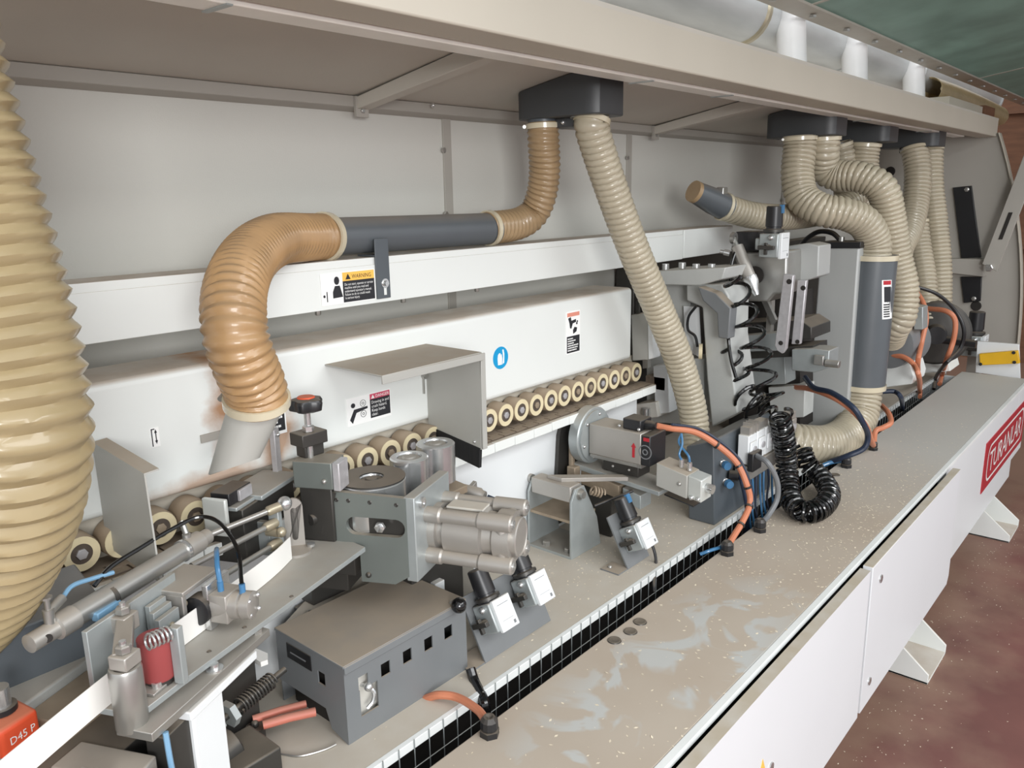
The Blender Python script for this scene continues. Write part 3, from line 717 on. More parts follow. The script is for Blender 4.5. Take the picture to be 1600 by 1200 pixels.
# S-shaped orange hose from the pipe down to the nozzle
PS = [at(512, 370, Y=1.545), at(478, 371, Y=1.52), at(430, 375, Y=1.44), at(391, 402, Y=1.34), at(368, 450, Y=1.24), at(366, 510, Y=1.19), at(379, 560, Y=1.185), at(398, 605, Y=1.2), at(402, 634, Y=1.21)]
hose('orange_elbow_hose', 'orange tan corrugated hose curving down from the grey pipe to a nozzle', PS, 0.054, 0.0165, 0.0065, 'hose_orange', clamps=(0, 1), sharp=0.9)
# nozzle
na, nb = at(401, 630, Y=1.21), at(366, 728, Y=1.23)
nz = thing('extraction_nozzle', 'grey obliquely cut plastic nozzle on the end of the orange hose', 'nozzle', nb)
d = (nb - na); L_ = d.length; d.normalize(); u, v = perp(d); vs = []; fs = []; n = 28
for i, t in enumerate((0, 1)):
    for k in range(n):
        a = 2*math.pi*k/n; off = u*math.cos(a) + v*math.sin(a)
        vs.append(na + d*(L_*t) + off*(0.045 if t == 0 else 0.036) + (d*(off.dot(right)*-0.030) if t else Vector()))
for i, t in enumerate((1, 0)):
    for k in range(n):
        a = 2*math.pi*k/n; off = u*math.cos(a) + v*math.sin(a)
        vs.append(na + d*(L_*t) + off*(0.042 if t == 0 else 0.033) + (d*(off.dot(right)*-0.030) if t else Vector()))
for j in range(4):
    for k in range(n): fs.append((j*n+k, j*n+(k+1) % n, ((j+1) % 4)*n+(k+1) % n, ((j+1) % 4)*n+k))
part('nozzle_tube', MB().add(vs, fs), 'grey_sheet', nz)
q = at(395, 674, Y=1.19); part('nozzle_screw', MB().sphere(q, 0.004, 8), 'steel_clean', nz)

# ================================================================ outlets under the canopy roof
def manifold(x, y, hx, hy, label, spouts):
    hx *= 0.92; hy *= 0.95
    t = thing('hose_manifold', label, 'manifold', (x, y, 1.19), 'hose manifolds under the canopy')
    zt = CZ(y) - 0.001
    pts = []
    for k in range(16):
        a = 2*math.pi*k/16
        cx_ = math.copysign(abs(math.cos(a))**0.35, math.cos(a)); sy_ = math.copysign(abs(math.sin(a))**0.35, math.sin(a))
        pts.append((x + hx*cx_, y + hy*sy_))
    vs = [(px, py, CZ(py) - 0.001) for px, py in pts] + [(px, py, 1.205) for px, py in pts]
    n = 16
    part('manifold_body', MB().add(vs, [tuple(range(n)), tuple(range(2*n-1, n-1, -1))] + [(i, i+n, (i+1) % n+n, (i+1) % n) for i in range(n)]), 'manifold_dark', t, bevel=0.003)
    part('flange', MB().box(x - 0.03, x + 0.03, y - 0.05, y + 0.05, 1.18, 1.205), 'manifold_dark', t, bevel=0.003)
    part('flange_bolt', MB().sphere((x - 0.032, y, 1.193), 0.006, 8), 'steel_clean', t)
    for sx, sy in spouts: part('spout', MB().cyl((sx, sy, 1.185), (sx, sy, 1.205), 0.042, n=24), 'dark_grey_clean', t)
    return t
manifold(1.89, 1.395, 0.085, 0.15, 'dark grey two-spout outlet above the brown and beige hoses', [(1.86, 1.467), (1.89, 1.318)])
manifold(3.33, 1.28, 0.09, 0.15, 'dark grey outlet feeding the first pair of far hoses', [(3.24, 1.27), (3.34, 1.21)])
manifold(4.02, 1.29, 0.1, 0.16, 'dark grey outlet third along the canopy roof', [(3.88, 1.33), (3.98, 1.25)])
manifold(4.72, 1.25, 0.1, 0.16, 'dark grey outlet nearest the end wall', [(4.66, 1.22), (4.78, 1.17)])
GH = 'beige hoses hanging from the canopy'
hose('brown_elbow_hose', 'brown corrugated hose bending from the canopy outlet into the grey pipe',
     [(1.86, 1.467, 1.198), (1.862, 1.467, 1.15), at(851, 265, Y=1.48), at(846, 305, Y=1.50), at(833, 334, Y=1.525), at(808, 350, Y=1.54), at(760, 357, Y=1.545)], 0.047, 0.0165, 0.0055, 'hose_brown', clamps=(0, 1))
hose('long_diagonal_hose', 'long beige corrugated hose slanting from the canopy down to the trimming motor',
     [(1.89, 1.318, 1.205), (1.892, 1.318, 1.165), at(957, 300, Y=1.31), at(990, 390, Y=1.295), at(1028, 480, Y=1.28), at(1060, 560, Y=1.26), at(1080, 630, Y=1.24), at(1086, 675, Y=1.225), at(1080, 712, Y=1.21)], 0.0485, 0.0185, 0.010, 'hose_beige', clamps=(0,), sharp=-1)
# ================================================================ tape feed and glue station (near left)
FD = uframe((0.4, 1.0, 0), 25)          # local: x along the tape, y away from the operator
def key_plate(outer, inner):            # one polygon with a slot cut through it (keyhole seam)
    return outer + [outer[0]] + inner + [inner[0]]
def slotpts(c, half, r, n=8):           # capsule outline in 2D, clockwise
    pts = []
    for k in range(n+1): a = math.pi/2 - math.pi*k/n; pts.append((c[0] + half + r*math.cos(a), c[1] + r*math.sin(a)))
    for k in range(n+1): a = -math.pi/2 - math.pi*k/n; pts.append((c[0] - half + r*math.cos(a), c[1] + r*math.sin(a)))
    return pts
fg = thing('tape_guide_table', 'angled steel guide plate carrying the white edging tape', 'guide plate', FD @ Vector((0.2, 0, 0.3)))
part('plate', MB(FD).prism([(-0.012, 0.010, 0.32), (0.067, 0.003, 0.32), (0.545, -0.057, 0.32), (0.60, 0.06, 0.32), (0.56, 0.10, 0.32), (0.42, 0.085, 0.32), (-0.012, 0.10, 0.32)], (0, 0, 0.01)), 'zinc', fg, bevel=0.001)
part('under_bar', MB(FD).prism([(-0.022, -0.018, 0.300), (0.252, -0.024, 0.300), (0.262, 0.04, 0.300), (-0.022, 0.04, 0.300)], (0, 0, 0.013)), 'steel', fg, bevel=0.001)
for u_, v_ in ((0.145, 0.012), (0.22, 0.0), (0.33, -0.02), (0.09, 0.014)):
    part('countersunk_screw', MB(FD).lathe((u_, v_, 0.33), (0, 0, 1), [(0, 0.004), (0.0012, 0.003), (0.0004, 0.0015), (0.0004, 0)], 10), 'dark_steel', fg)
part('clamp_bolt', MB(FD).lathe((0.128, -0.008, 0.313), (0, 0, 1), [(0, 0.013), (0.003, 0.013), (0.003, 0.007), (0.01, 0.0065), (0.01, 0)], 18), 'steel_clean', fg)
part('end_bolt', MB(FD).lathe((0.236, -0.012, 0.313), (0, 0, 1), [(0, 0.008), (0.006, 0.008), (0.007, 0)], 8), 'steel', fg)
part('plate_block', MB(FD).box(0.025, 0.072, 0.014, 0.04, 0.3305, 0.335), 'steel', fg, bevel=0.001)
part('socket_bolt', MB(FD).lathe((0.042, 0.022, 0.335), (0, 0, 1), [(0, 0.007), (0.008, 0.007), (0.008, 0.004), (0.004, 0.0035), (0.004, 0)], 12), 'steel_clean', fg)
# slotted angle bracket at the far end
sl = slotpts((0.0, 0.05), 0.03, 0.0055)
outer = [(-0.018, 0.0), (-0.018, 0.085)] + [(0.018*math.cos(math.pi - math.pi*k/8), 0.085 + 0.018*math.sin(math.pi - math.pi*k/8)) for k in range(1, 8)] + [(0.018, 0.085), (0.018, 0.0)]
inner = [(y_ , x_ + 0.05) for x_, y_ in slotpts((0.0, 0.0), 0.028, 0.0055)]
B = MB(FD @ Matrix.Translation((0.51, 0.075, 0.33)) @ Matrix.Rotation(math.radians(-60), 4, 'Z'))
B.prism([(a, 0, b) for a, b in key_plate(outer, inner)], (0, 0.006, 0)).lathe((0, -0.02, 0), (0, 0, 1), [(0, 0.03), (0.005, 0.03), (0.005, 0)], 24)
bk = part('slotted_bracket', B, 'aluminium', fg)
part('bracket_screw', MB(FD).lathe((0.515, 0.045, 0.335), (0, 0, 1), [(0, 0.008), (0.005, 0.008), (0.006, 0)], 12), 'steel_clean', bk)
part('bracket_knob', MB(FD).cyl((0.545, 0.06, 0.375), (0.575, 0.045, 0.375), 0.011), 'dark_steel', bk)

# white edging tape standing on edge
TP = smooth_path([(-0.50, 0.035, 0), (-0.30, 0.047, 0), (-0.147, 0.056, 0), (-0.01, 0.062, 0), (0.09, 0.061, 0), (0.18, 0.058, 0), (0.32, 0.05, 0), (0.40, 0.05, 0), (0.462, 0.056, 0)], 8)
tp = MB(FD); n = len(TP); vs = []
for p in TP:
    vs += [(p.x, p.y, 0.331), (p.x, p.y, 0.376), (p.x, p.y + 0.0012, 0.376), (p.x, p.y + 0.0012, 0.331)]
tp.add(vs, [(i*4+a, (i+1)*4+a, (i+1)*4+(a+1) % 4, i*4+(a+1) % 4) for i in range(n-1) for a in range(4)] + [(0, 1, 2, 3), ((n-1)*4+3, (n-1)*4+2, (n-1)*4+1, (n-1)*4)])
solo('edging_tape', tp, 'tape_white', 'white plastic edging tape running on edge along the guide plate', 'tape')

# tensioning rollers
tr_ = thing('tape_roller_unit', 'steel and red rubber tape rollers joined by a sprung arm', 'roller unit', FD @ Vector((0.03, 0.03, 0.26)))
part('steel_roller', MB(FD).lathe((-0.006, 0.026, 0.305), (0, 0, 1), [(0, 0.0195), (0.003, 0.0215), (0.088, 0.0215), (0.092, 0.020), (0.092, 0.015), (0.09, 0.013), (0.09, 0)], 32), 'steel', tr_)
part('rubber_roller', MB(FD).lathe((0.060, 0.032, 0.34), (0, 0, 1), [(0, 0.022), (0.004, 0.024), (0.062, 0.024), (0.064, 0.0)], 28), 'red_rubber', tr_, label='red rubber roller')
part('roller_base', MB(FD).lathe((0.060, 0.032, 0.331), (0, 0, 1), [(0, 0.02), (0.009, 0.02)], 20), 'dark_steel', tr_)
ar = part('link_arm', MB(FD).bar((-0.010, 0.024, 0.412), (0.075, 0.092, 0.412), 0.024, 0.015).cbox((-0.006, 0.024, 0.408), 0.030, 0.028, 0.02).cbox((0.075, 0.094, 0.408), 0.030, 0.027, 0.026), 'aluminium', tr_, bevel=0.002)
for u_, v_, z_ in ((-0.006, 0.024, 0.419), (0.075, 0.094, 0.423)):
    part('hex_nut', MB(FD).bolt((u_, v_, z_), (0, 0, 1), 0.0105, 0.010), 'steel', ar)
    part('stud', MB(FD).cyl((u_, v_, z_ + 0.01), (u_, v_, z_ + 0.016), 0.0045, n=10), 'steel_clean', ar)
part('tension_spring', MB(FD).coil([(0.03, 0.018, 0.412), (0.062, 0.006, 0.410)], 0.0105, 5.5, 0.0017), 'steel_clean', tr_)
part('spring_post', MB(FD).prism([(0.06, -0.008, 0.331), (0.072, -0.008, 0.331), (0.072, 0.008, 0.331), (0.06, 0.008, 0.331)], (0, 0, 0.088)), 'zinc', tr_, bevel=0.0015)
part('rear_plate', MB(FD).box(0.015, 0.20, 0.103, 0.112, 0.30, 0.424), 'zinc', tr_, bevel=0.001)
# slotted holder beside it
hb = thing('tape_clamp_block', 'grey slotted clamp block beside the red rubber roller', 'clamp block', FD @ Vector((0.16, 0.075, 0.33)))
for i, v_ in enumerate((0.07, 0.082, 0.091)):
    part('jaw', MB(FD).box(0.115 + 0.004*i, 0.16, v_, v_ + 0.009, 0.331, 0.39 + 0.008*i), 'zinc', hb, bevel=0.001)
part('jaw_screw', MB(FD).sphere((0.14, 0.069, 0.37), 0.005, 8), 'brass', hb)

# long slim pneumatic cylinder
pc = thing('slim_pneumatic_cylinder', 'long slim stainless pneumatic cylinder lying above the tape guide', 'cylinder', FD @ Vector((0.15, 0.158, 0.40)))
a, b = Vector((0.035, 0.160, 0.420)), Vector((0.275, 0.137, 0.428)); d = (b - a).normalized()
part('barrel', MB(FD).lathe(a, b - a, [(0, 0.0165), ((b - a).length, 0.0165)], 28), 'steel', pc)
part('end_cap', MB(FD).lathe(a - d*0.004, -d, [(-0.02, 0.0185), (0.01, 0.0185), (0.012, 0.014), (0.03, 0.0135), (0.052, 0.0135), (0.054, 0.0)], 24), 'aluminium', pc)
part('clevis_hole', MB(FD).cyl(a - d*0.038 + Vector((-0.001, -0.0139, 0)), a - d*0.038 + Vector((0, -0.0125, 0)), 0.006, n=14), 'dark_void', pc)
part('front_cap', MB(FD).lathe(b, d, [(-0.004, 0.0182), (0.03, 0.0182), (0.034, 0.014), (0.05, 0.0135), (0.05, 0)], 24), 'aluminium', pc)
part('band', MB(FD).ring(b - d*0.012, d, 0.0166, 0.0188, 0.006, 24), 'steel_clean', pc)
sn = part('position_sensor', MB(FD).box(0.068, 0.115, 0.133, 0.146, 0.405, 0.419), 'blue_clear', pc, bevel=0.002, label='clear blue position sensor')
part('sensor_strap', MB(FD).ring((0.11, 0.153, 0.4193), (1, -0.092, 0.016), 0.0167, 0.0195, 0.007, 22), 'dark_steel', sn)
el = part('elbow_fitting', MB(FD).cyl((0.014, 0.162, 0.428), (0.014, 0.162, 0.452), 0.0075).cyl((0.014, 0.162, 0.447), (0.045, 0.168, 0.452), 0.007).cyl((0.014, 0.162, 0.452), (0.014, 0.162, 0.468), 0.004).lathe((0.014, 0.162, 0.468), (0, 0, 1), [(0, 0.008), (0.003, 0.008), (0.003, 0)], 10), 'steel', pc)
part('top_fitting', MB(FD).cyl((0.28, 0.139, 0.438), (0.28, 0.139, 0.452), 0.007).cyl((0.28, 0.139, 0.452), (0.285, 0.15, 0.472), 0.005), 'steel', pc)
solo('blue_air_line', MB(FD).tube(smooth_path([(0.045, 0.168, 0.452), (0.07, 0.173, 0.458), (0.105, 0.172, 0.452), (0.14, 0.165, 0.446)], 8), 0.0035), 'blue_clear', 'short translucent blue air line on top of the slim cylinder', 'air line')
tb = MB()
tb.tube(smooth_path([FD @ Vector(p) for p in ((0.105, 0.17, 0.44), (0.14, 0.168, 0.455), (0.20, 0.160, 0.462), (0.26, 0.150, 0.468), (0.30, 0.125, 0.476), (0.30, 0.085, 0.468), (0.27, 0.035, 0.44), (0.222, -0.002, 0.405))], 10), 0.0036)
solo('black_air_line', tb, 'black_gloss', 'thin black air line arching from the slim cylinder to the small tape cylinder', 'air line')

# tape cutter head with small cylinder
hd = thing('tape_cutter_head', 'bolted aluminium cutter head with a stubby cylinder pointing to the operator', 'cutter head', FD @ Vector((0.22, 0.07, 0.33)))
part('left_cheek', MB(FD).box(0.165, 0.174, 0.066, 0.13, 0.331, 0.405).box(0.165, 0.205, 0.122, 0.13, 0.331, 0.405), 'aluminium', hd, bevel=0.0015)
part('bridge', MB(FD).box(0.165, 0.255, 0.064, 0.13, 0.403, 0.411), 'aluminium', hd, bevel=0.0015)
part('front_plate', MB(FD).box(0.196, 0.255, 0.044, 0.054, 0.331, 0.409), 'steel_clean', hd, bevel=0.0015)
part('black_cam', MB(FD).lathe((0.19, 0.062, 0.368), (-1, 0, 0), [(-0.02, 0.024), (0.004, 0.024), (0.006, 0.02), (0.006, 0)], 22), 'black_plastic', hd)
part('brass_screw', MB(FD).sphere((0.178, 0.075, 0.385), 0.006, 8).sphere((0.178, 0.082, 0.36), 0.006, 8), 'brass', hd)
part('stub_cylinder', MB(FD).lathe((0.214, 0.044, 0.370), (0.16, -1, 0), [(0, 0.0225), (0.042, 0.0225), (0.044, 0.019), (0.048, 0.0225), (0.062, 0.0225), (0.064, 0.019), (0.064, 0)], 28), 'aluminium', hd)
part('stub_block', MB(FD).box(0.196, 0.24, 0.012, 0.044, 0.346, 0.394), 'aluminium', hd, bevel=0.002)
for k in range(4):
    aa = math.pi/4 + k*math.pi/2
    part('end_screw', MB(FD).sphere((0.224 + 0.017*math.cos(aa), -0.019, 0.370 + 0.017*math.sin(aa)), 0.0042, 8), 'steel_clean', hd)
part('blue_fitting', MB(FD).cyl((0.222, -0.002, 0.39), (0.222, -0.002, 0.406), 0.005).cyl((0.214, 0.032, 0.392), (0.214, 0.032, 0.41), 0.005), 'blue_tube', hd)
solo('cutter_blue_line', MB(FD).tube(smooth_path([(0.214, 0.032, 0.408), (0.222, 0.04, 0.43), (0.25, 0.06, 0.44), (0.29, 0.09, 0.425)], 8), 0.0042), 'blue_tube', 'short blue air line behind the stubby cutter cylinder', 'air line')

# guide rods and magazine block
mg = thing('tape_magazine', 'grey tape magazine block with three long guide rods and brass ends', 'magazine', FD @ Vector((0.5, 0.15, 0.33)))
part('block', MB(FD).box(0.42, 0.60, 0.125, 0.20, 0.331, 0.44), 'dark_steel', mg, bevel=0.002)
part('top_plate', MB(FD).box(0.47, 0.61, 0.115, 0.20, 0.44, 0.45).box(0.41, 0.47, 0.13, 0.185, 0.44, 0.448), 'zinc', mg, bevel=0.002)
part('front_plate', MB(FD).box(0.462, 0.475, 0.078, 0.10, 0.331, 0.43).box(0.462, 0.475, 0.10, 0.14, 0.331, 0.40), 'zinc', mg, bevel=0.0015)
part('clear_cover', MB(FD).box(0.385, 0.395, 0.135, 0.185, 0.40, 0.472), 'glass_clear', mg, bevel=0.003)
part('switch_box', MB(FD).box(0.405, 0.475, 0.14, 0.18, 0.451, 0.476), 'black_plastic', mg, bevel=0.002)
part('switch_face', MB(FD).box(0.43, 0.47, 0.134, 0.14, 0.453, 0.474), 'hub_cap', mg, bevel=0.001)
for (a_, b_, r_) in (((0.30, 0.158, 0.422), (0.468, 0.075, 0.434), 0.0055), ((0.26, 0.12, 0.405), (0.462, 0.085, 0.402), 0.0055), ((0.26, 0.09, 0.375), (0.462, 0.082, 0.362), 0.0055)):
    a_, b_ = Vector(a_), Vector(b_); rd = part('guide_rod', MB(FD).cyl(a_, b_, r_, n=14), 'steel', mg)
    d_ = (b_ - a_).normalized(); part('rod_end', MB(FD).lathe(b_ - d_*0.03, d_, [(0, 0.007), (0.004, 0.0095), (0.03, 0.0095), (0.033, 0.007), (0.033, 0)], 14), 'brass', rd)
part('ball_joint', MB(FD).sphere((0.475, 0.07, 0.437), 0.014, 10), 'steel_clean', mg)
part('brass_tee', MB(FD).cyl((0.455, 0.1, 0.385), (0.455, 0.07, 0.385), 0.008).sphere((0.455, 0.07, 0.387), 0.01, 8), 'brass', mg)
part('upright', MB(FD).box(0.60, 0.618, 0.16, 0.172, 0.44, 0.54), 'hub_cap', mg, bevel=0.001)
part('upright_bolt', MB(FD).sphere((0.609, 0.158, 0.528), 0.005, 8), 'steel_clean', mg)

# orange position counter in the corner
pcn = thing('position_counter', 'orange position counter on a steel spindle in the lower left corner', 'counter', FD @ Vector((-0.02, 0.2, 0.26)))
C0 = FD @ Matrix.Translation((-0.085, 0.165, 0.282)) @ Matrix.Rotation(math.radians(-6), 4, 'Z')
part('case', MB(C0).add([(0,0,0),(0.056,0,0),(0.056,0.05,0),(0,0.05,0),(0,0,0.044),(0.056,0,0.044),(0.056,0.05,0.054),(0,0.05,0.054)], [(0,3,2,1),(4,5,6,7),(0,1,5,4),(1,2,6,5),(2,3,7,6),(3,0,4,7)]), 'orange_red', pcn, bevel=0.006, seg=3)
part('spindle', MB(C0).cyl((0.03, 0.034, 0.05), (0.03, 0.034, 0.085), 0.013, n=20), 'steel_clean', pcn)
part('spindle_collar', MB(C0).ring((0.03, 0.034, 0.0495), (0, 0, 1), 0.012, 0.019, 0.008, 20), 'black_plastic', pcn)
part('lettering', text_mb('D45 P', 0.036, 0.011, C0 @ facing((0.012, -0.0005, 0.017), (1, 0, 0), (0, 0, 1))), 'sticker_white', pcn)

# dark hood the large hose plugs into
hood = thing('dark_extraction_hood', 'dark grey sloping extraction hood at the foot of the large tan hose', 'hood', (0.25, 1.3, 0.3))
part('hood_shell', MB().prism([(0.0, 1.235, 0.305), (0.0, 1.235, 0.40), (0.0, 1.325, 0.432), (0.0, 1.33, 0.305)], (0.445, 0, 0)), 'dark_grey_clean', hood, bevel=0.004)
part('lower_lip', MB().box(0.0, 0.445, 1.228, 1.236, 0.298, 0.308), 'dark_steel', hood)
part('stay', MB().cyl((0.40, 1.32, 0.43), (0.455, 1.29, 0.32), 0.003), 'steel', hood)

# mechanism under the tape guide
um = thing('guide_carriage', 'dusty steel carriage blocks under the tape guide in the lower left', 'carriage', FD @ Vector((0.0, 0.1, 0.0)))
part('slide_block', MB(FD).prism([(-0.06, -0.01, 0.15), (-0.005, -0.005, 0.15), (-0.005, 0.12, 0.15), (-0.06, 0.12, 0.15)], (0, 0, 0.115)), 'aluminium', um, bevel=0.003)
part('bore', MB(FD).ring((-0.03, -0.0085, 0.215), (-0.09, -1, 0), 0.018, 0.024, 0.003, 24), 'rust_steel', um)
part('side_bar', MB(FD).box(-0.22, -0.065, 0.012, 0.06, 0.268, 0.282), 'steel', um, bevel=0.0015)
part('side_bar_bolt', MB(FD).lathe((-0.085, 0.035, 0.282), (0, 0, 1), [(0, 0.008), (0.004, 0.008), (0.004, 0.004), (0.001, 0.0035), (0.001, 0)], 12), 'steel_clean', um)
part('rear_block', MB(FD).box(-0.02, 0.14, 0.14, 0.20, 0.24, 0.30), 'rust_steel', um, bevel=0.003)
part('rear_casting', MB(FD).box(-0.12, 0.14, 0.20, 0.26, 0.2, 0.315), 'cast_grey', um, bevel=0.004)
part('deck', MB(FD).box(-0.4, 0.16, 0.05, 0.3, 0.18, 0.262), 'dark_steel', um, bevel=0.002)
part('shaft', MB(FD).cyl((-0.09, -0.02, 0.24), (-0.03, -0.02, 0.24), 0.02), 'dark_steel', um)
part('front_bar', MB(FD).box(-0.13, 0.0, -0.05, -0.03, 0.205, 0.23), 'aluminium', um, bevel=0.002)
part('front_bar_bolt', MB(FD).lathe((-0.03, -0.04, 0.23), (0, 0, 1), [(0, 0.009), (0.005, 0.009), (0.005, 0.004), (0.002, 0)], 12), 'steel_clean', um)
po = thing('white_support_post', 'white painted post carrying the tape guide plate', 'post', FD @ Vector((0.08, 0, 0)))
part('post', MB(FD).box(0.055, 0.125, -0.02, 0.045, 0.0, 0.285), 'white_paint_clean', po, bevel=0.003)
part('cap_plate', MB(FD).box(0.045, 0.21, -0.026, 0.045, 0.285, 0.299), 'white_paint_clean', po, bevel=0.002)
part('post_back', MB(FD).box(0.005, 0.055, -0.014, 0.02, 0.0, 0.285), 'dark_steel', po, bevel=0.002)
solo('carriage_blue_line', MB(FD).tube(smooth_path([(0.0, -0.02, 0.3), (-0.004, -0.026, 0.25), (0.002, -0.026, 0.19), (0.01, -0.024, 0.12)], 8), 0.004), 'blue_clear', 'translucent blue air line hanging beside the white support post', 'air line')

# spring loaded gear in the pit behind the post
gr = thing('spring_mechanism', 'dark oily spring and nuts in the pit beside the white post', 'mechanism', (0.66, 1.2, 0.0))
sa, sb = at(372, 1105, Z=0.12), at(425, 1062, Z=0.13)
part('coil_spring', MB().coil([sa, sb], 0.014, 12, 0.0022), 'dark_steel', gr)
part('rod', MB().cyl(sa - (sb - sa)*0.6, sb + (sb - sa)*0.4, 0.006), 'dark_steel', gr)
dd = (sb - sa).normalized()
for k, (t_, r_) in enumerate(((-0.012, 0.024), (-0.04, 0.018), (-0.06, 0.022))):
    part('lock_nut', MB().bolt(sa + dd*(t_ - 0.012), dd, r_, 0.014), 'zinc', gr)
part('gear_body', MB().cyl(sa - dd*0.10 + Vector((0, 0, -0.06)), sa - dd*0.02 + Vector((0, 0, -0.06)), 0.035, n=18).box(0.60, 0.70, 1.25, 1.40, 0.0, 0.16), 'dark_steel', gr, bevel=0.003)
part('sump', MB().box(0.50, 0.622, 0.99, 1.30, -0.17, -0.02).box(0.56, 0.66, 1.12, 1.22, -0.02, 0.06), 'dark_steel', gr, bevel=0.004)
q = at(400, 1150, Z=0.02); part('pivot', MB().cyl((q.x, q.y, 0.0), (q.x, q.y, 0.04), 0.018).sphere((q.x, q.y, 0.045), 0.008, 8), 'dark_steel', gr)
part('white_lever', MB().prism([at(388, 1020, Z=0.14), at(396, 1018, Z=0.14), at(419, 1028, Z=0.14), at(419, 1038, Z=0.14), at(408, 1042, Z=0.14), at(390, 1030, Z=0.14)], (0, 0, 0.01)), 'tape_white', gr)
for i, (p1, p2, lab) in enumerate((((395, 1124), (478, 1100), 'upper'), ((411, 1133), (493, 1112), 'lower'))):
    a_ = at(*p1, Z=0.05); b_ = at(*p2, Z=0.05)
    solo('red_heater_lead', MB().tube([a_, a_.lerp(b_, 0.5) + Vector((0, 0, 0.002)), b_], 0.0075 + 0.001*i, 12), 'pink_tube', f'dusty salmon red sleeved lead, {lab} of the two beside the grey box', 'lead', group='red sleeved leads')
solo('red_sleeve', MB().tube([at(370, 1205, Z=0.01), at(378, 1186, Z=0.025), at(384, 1180, Z=0.03)], 0.01, 10), 'pink_tube', 'salmon red sleeve stub at the bottom edge of the picture', 'lead')
solo('pull_chain', MB().tube(smooth_path([at(412, 1172, Z=0.002), at(440, 1178, Z=0.002), at(470, 1181, Z=0.003), at(505, 1172, Z=0.003), at(525, 1163, Z=0.004)], 8), 0.0022, 6), 'steel', 'thin metal pull cord lying on the bed under the grey box', 'cord')
# ================================================================ glue and pressure roller unit
GU = uframe((0.993, 1.238, 0), 28)      # local: x along feed, y away from the operator (operator side is negative)
gu = thing('glue_roller_unit', 'steel glue unit with slotted side plate and screw adjuster', 'glue unit', (0.95, 1.22, 0.2))
def nz(pts, u, th): return MB(GU).prism([(u, -n_, z_) for n_, z_ in pts], (th, 0, 0))
outer = [(-0.066, 0.436), (0.10, 0.43), (0.10, 0.265), (0.07, 0.246), (-0.002, 0.246), (-0.002, 0.305), (-0.115, 0.335)]
inner = list(reversed(slotpts((0.034, 0.366), 0.043, 0.019)))
sp = part('side_plate', nz(key_plate(outer, inner), -0.078, 0.012), 'green_steel', gu)
part('slot_back', MB(GU).box(-0.064, -0.058, -0.1, 0.07, 0.33, 0.40), 'dark_steel', sp)
part('slot_bolt', MB(GU).bolt((-0.078, -0.045, 0.368), (-1, 0, 0), 0.011, 0.008), 'steel_clean', sp)
for n_ in (-0.045, -0.02, 0.025, 0.08): part('plate_screw', MB(GU).lathe((-0.078, -n_, 0.418 - 0.03*max(0, n_)), (-1, 0, 0), [(0, 0.0045), (0.001, 0.003), (0.0004, 0.0015), (0.0004, 0)], 10), 'dark_steel', sp)
part('leg_screw', MB(GU).sphere((-0.079, -0.014, 0.262), 0.006, 8), 'dark_steel', sp)
part('brace', MB(GU).bar((-0.082, 0.075, 0.345), (-0.08, 0.05, 0.435), 0.006, 0.012), 'dark_steel', gu)
part('cross_arm', MB(GU).box(-0.066, 0.02, 0.02, 0.06, 0.25, 0.32).box(-0.04, 0.03, 0.05, 0.13, 0.2, 0.33), 'dark_steel', gu, bevel=0.002)
bl = part('rear_block', MB(GU).box(-0.09, -0.03, 0.045, 0.128, 0.443, 0.498), 'green_steel', gu, bevel=0.002)
part('light_jaw', MB(GU).box(-0.088, -0.045, 0.03, 0.045, 0.44, 0.498), 'hub_cap', bl, bevel=0.002)
part('block_screw', MB(GU).sphere((-0.091, 0.062, 0.46), 0.005, 8), 'steel', bl)
part('block_foot', MB(GU).box(-0.085, 0.0, 0.05, 0.12, 0.33, 0.443), 'dark_steel', gu, bevel=0.003)
part('guide_bar', MB(GU).cyl((-0.05, 0.11, 0.33), (-0.05, 0.11, 0.443), 0.02), 'zinc', gu)
# screw adjuster with black and red star knob
ka = Vector((0.915, 1.30, 0.0))
q = at(478, 640, Y=1.30); ka.x = q.x + 0.002
ad = part('adjuster_block', MB().box(ka.x - 0.028, ka.x + 0.032, 1.282, 1.325, 0.526, 0.552).box(ka.x - 0.012, ka.x + 0.034, 1.30, 1.33, 0.498, 0.527), 'dark_steel', gu, bevel=0.002)
part('adjuster_screw', MB().cyl((ka.x, 1.30, 0.495), (ka.x, 1.30, 0.60), 0.0065, n=14).bolt((ka.x, 1.30, 0.553), (0, 0, 1), 0.0115, 0.012), 'steel_clean', ad)
kn = [(0.032 + 0.0045*math.cos(5*2*math.pi*k/40), 2*math.pi*k/40) for k in range(40)]
K = MB(); vs = []
for zz, s_ in ((0.592, 0.5), (0.597, 0.92), (0.612, 1.0), (0.618, 0.9), (0.621, 0.6)):
    vs += [(ka.x + r_*s_*math.cos(a_), 1.30 + r_*s_*math.sin(a_), zz) for r_, a_ in kn]
K.add(vs, [(i*40+k, i*40+(k+1) % 40, (i+1)*40+(k+1) % 40, (i+1)*40+k) for i in range(4) for k in range(40)] + [tuple(reversed(range(40))), tuple(range(160, 200))])
kb = part('star_knob', K, 'black_plastic', ad, label='black star knob with red cap')
part('knob_cap', MB().lathe((ka.x, 1.30, 0.6205), (0, 0, 1), [(0, 0.018), (0.003, 0.016), (0.003, 0)], 24), 'orange_red', kb)
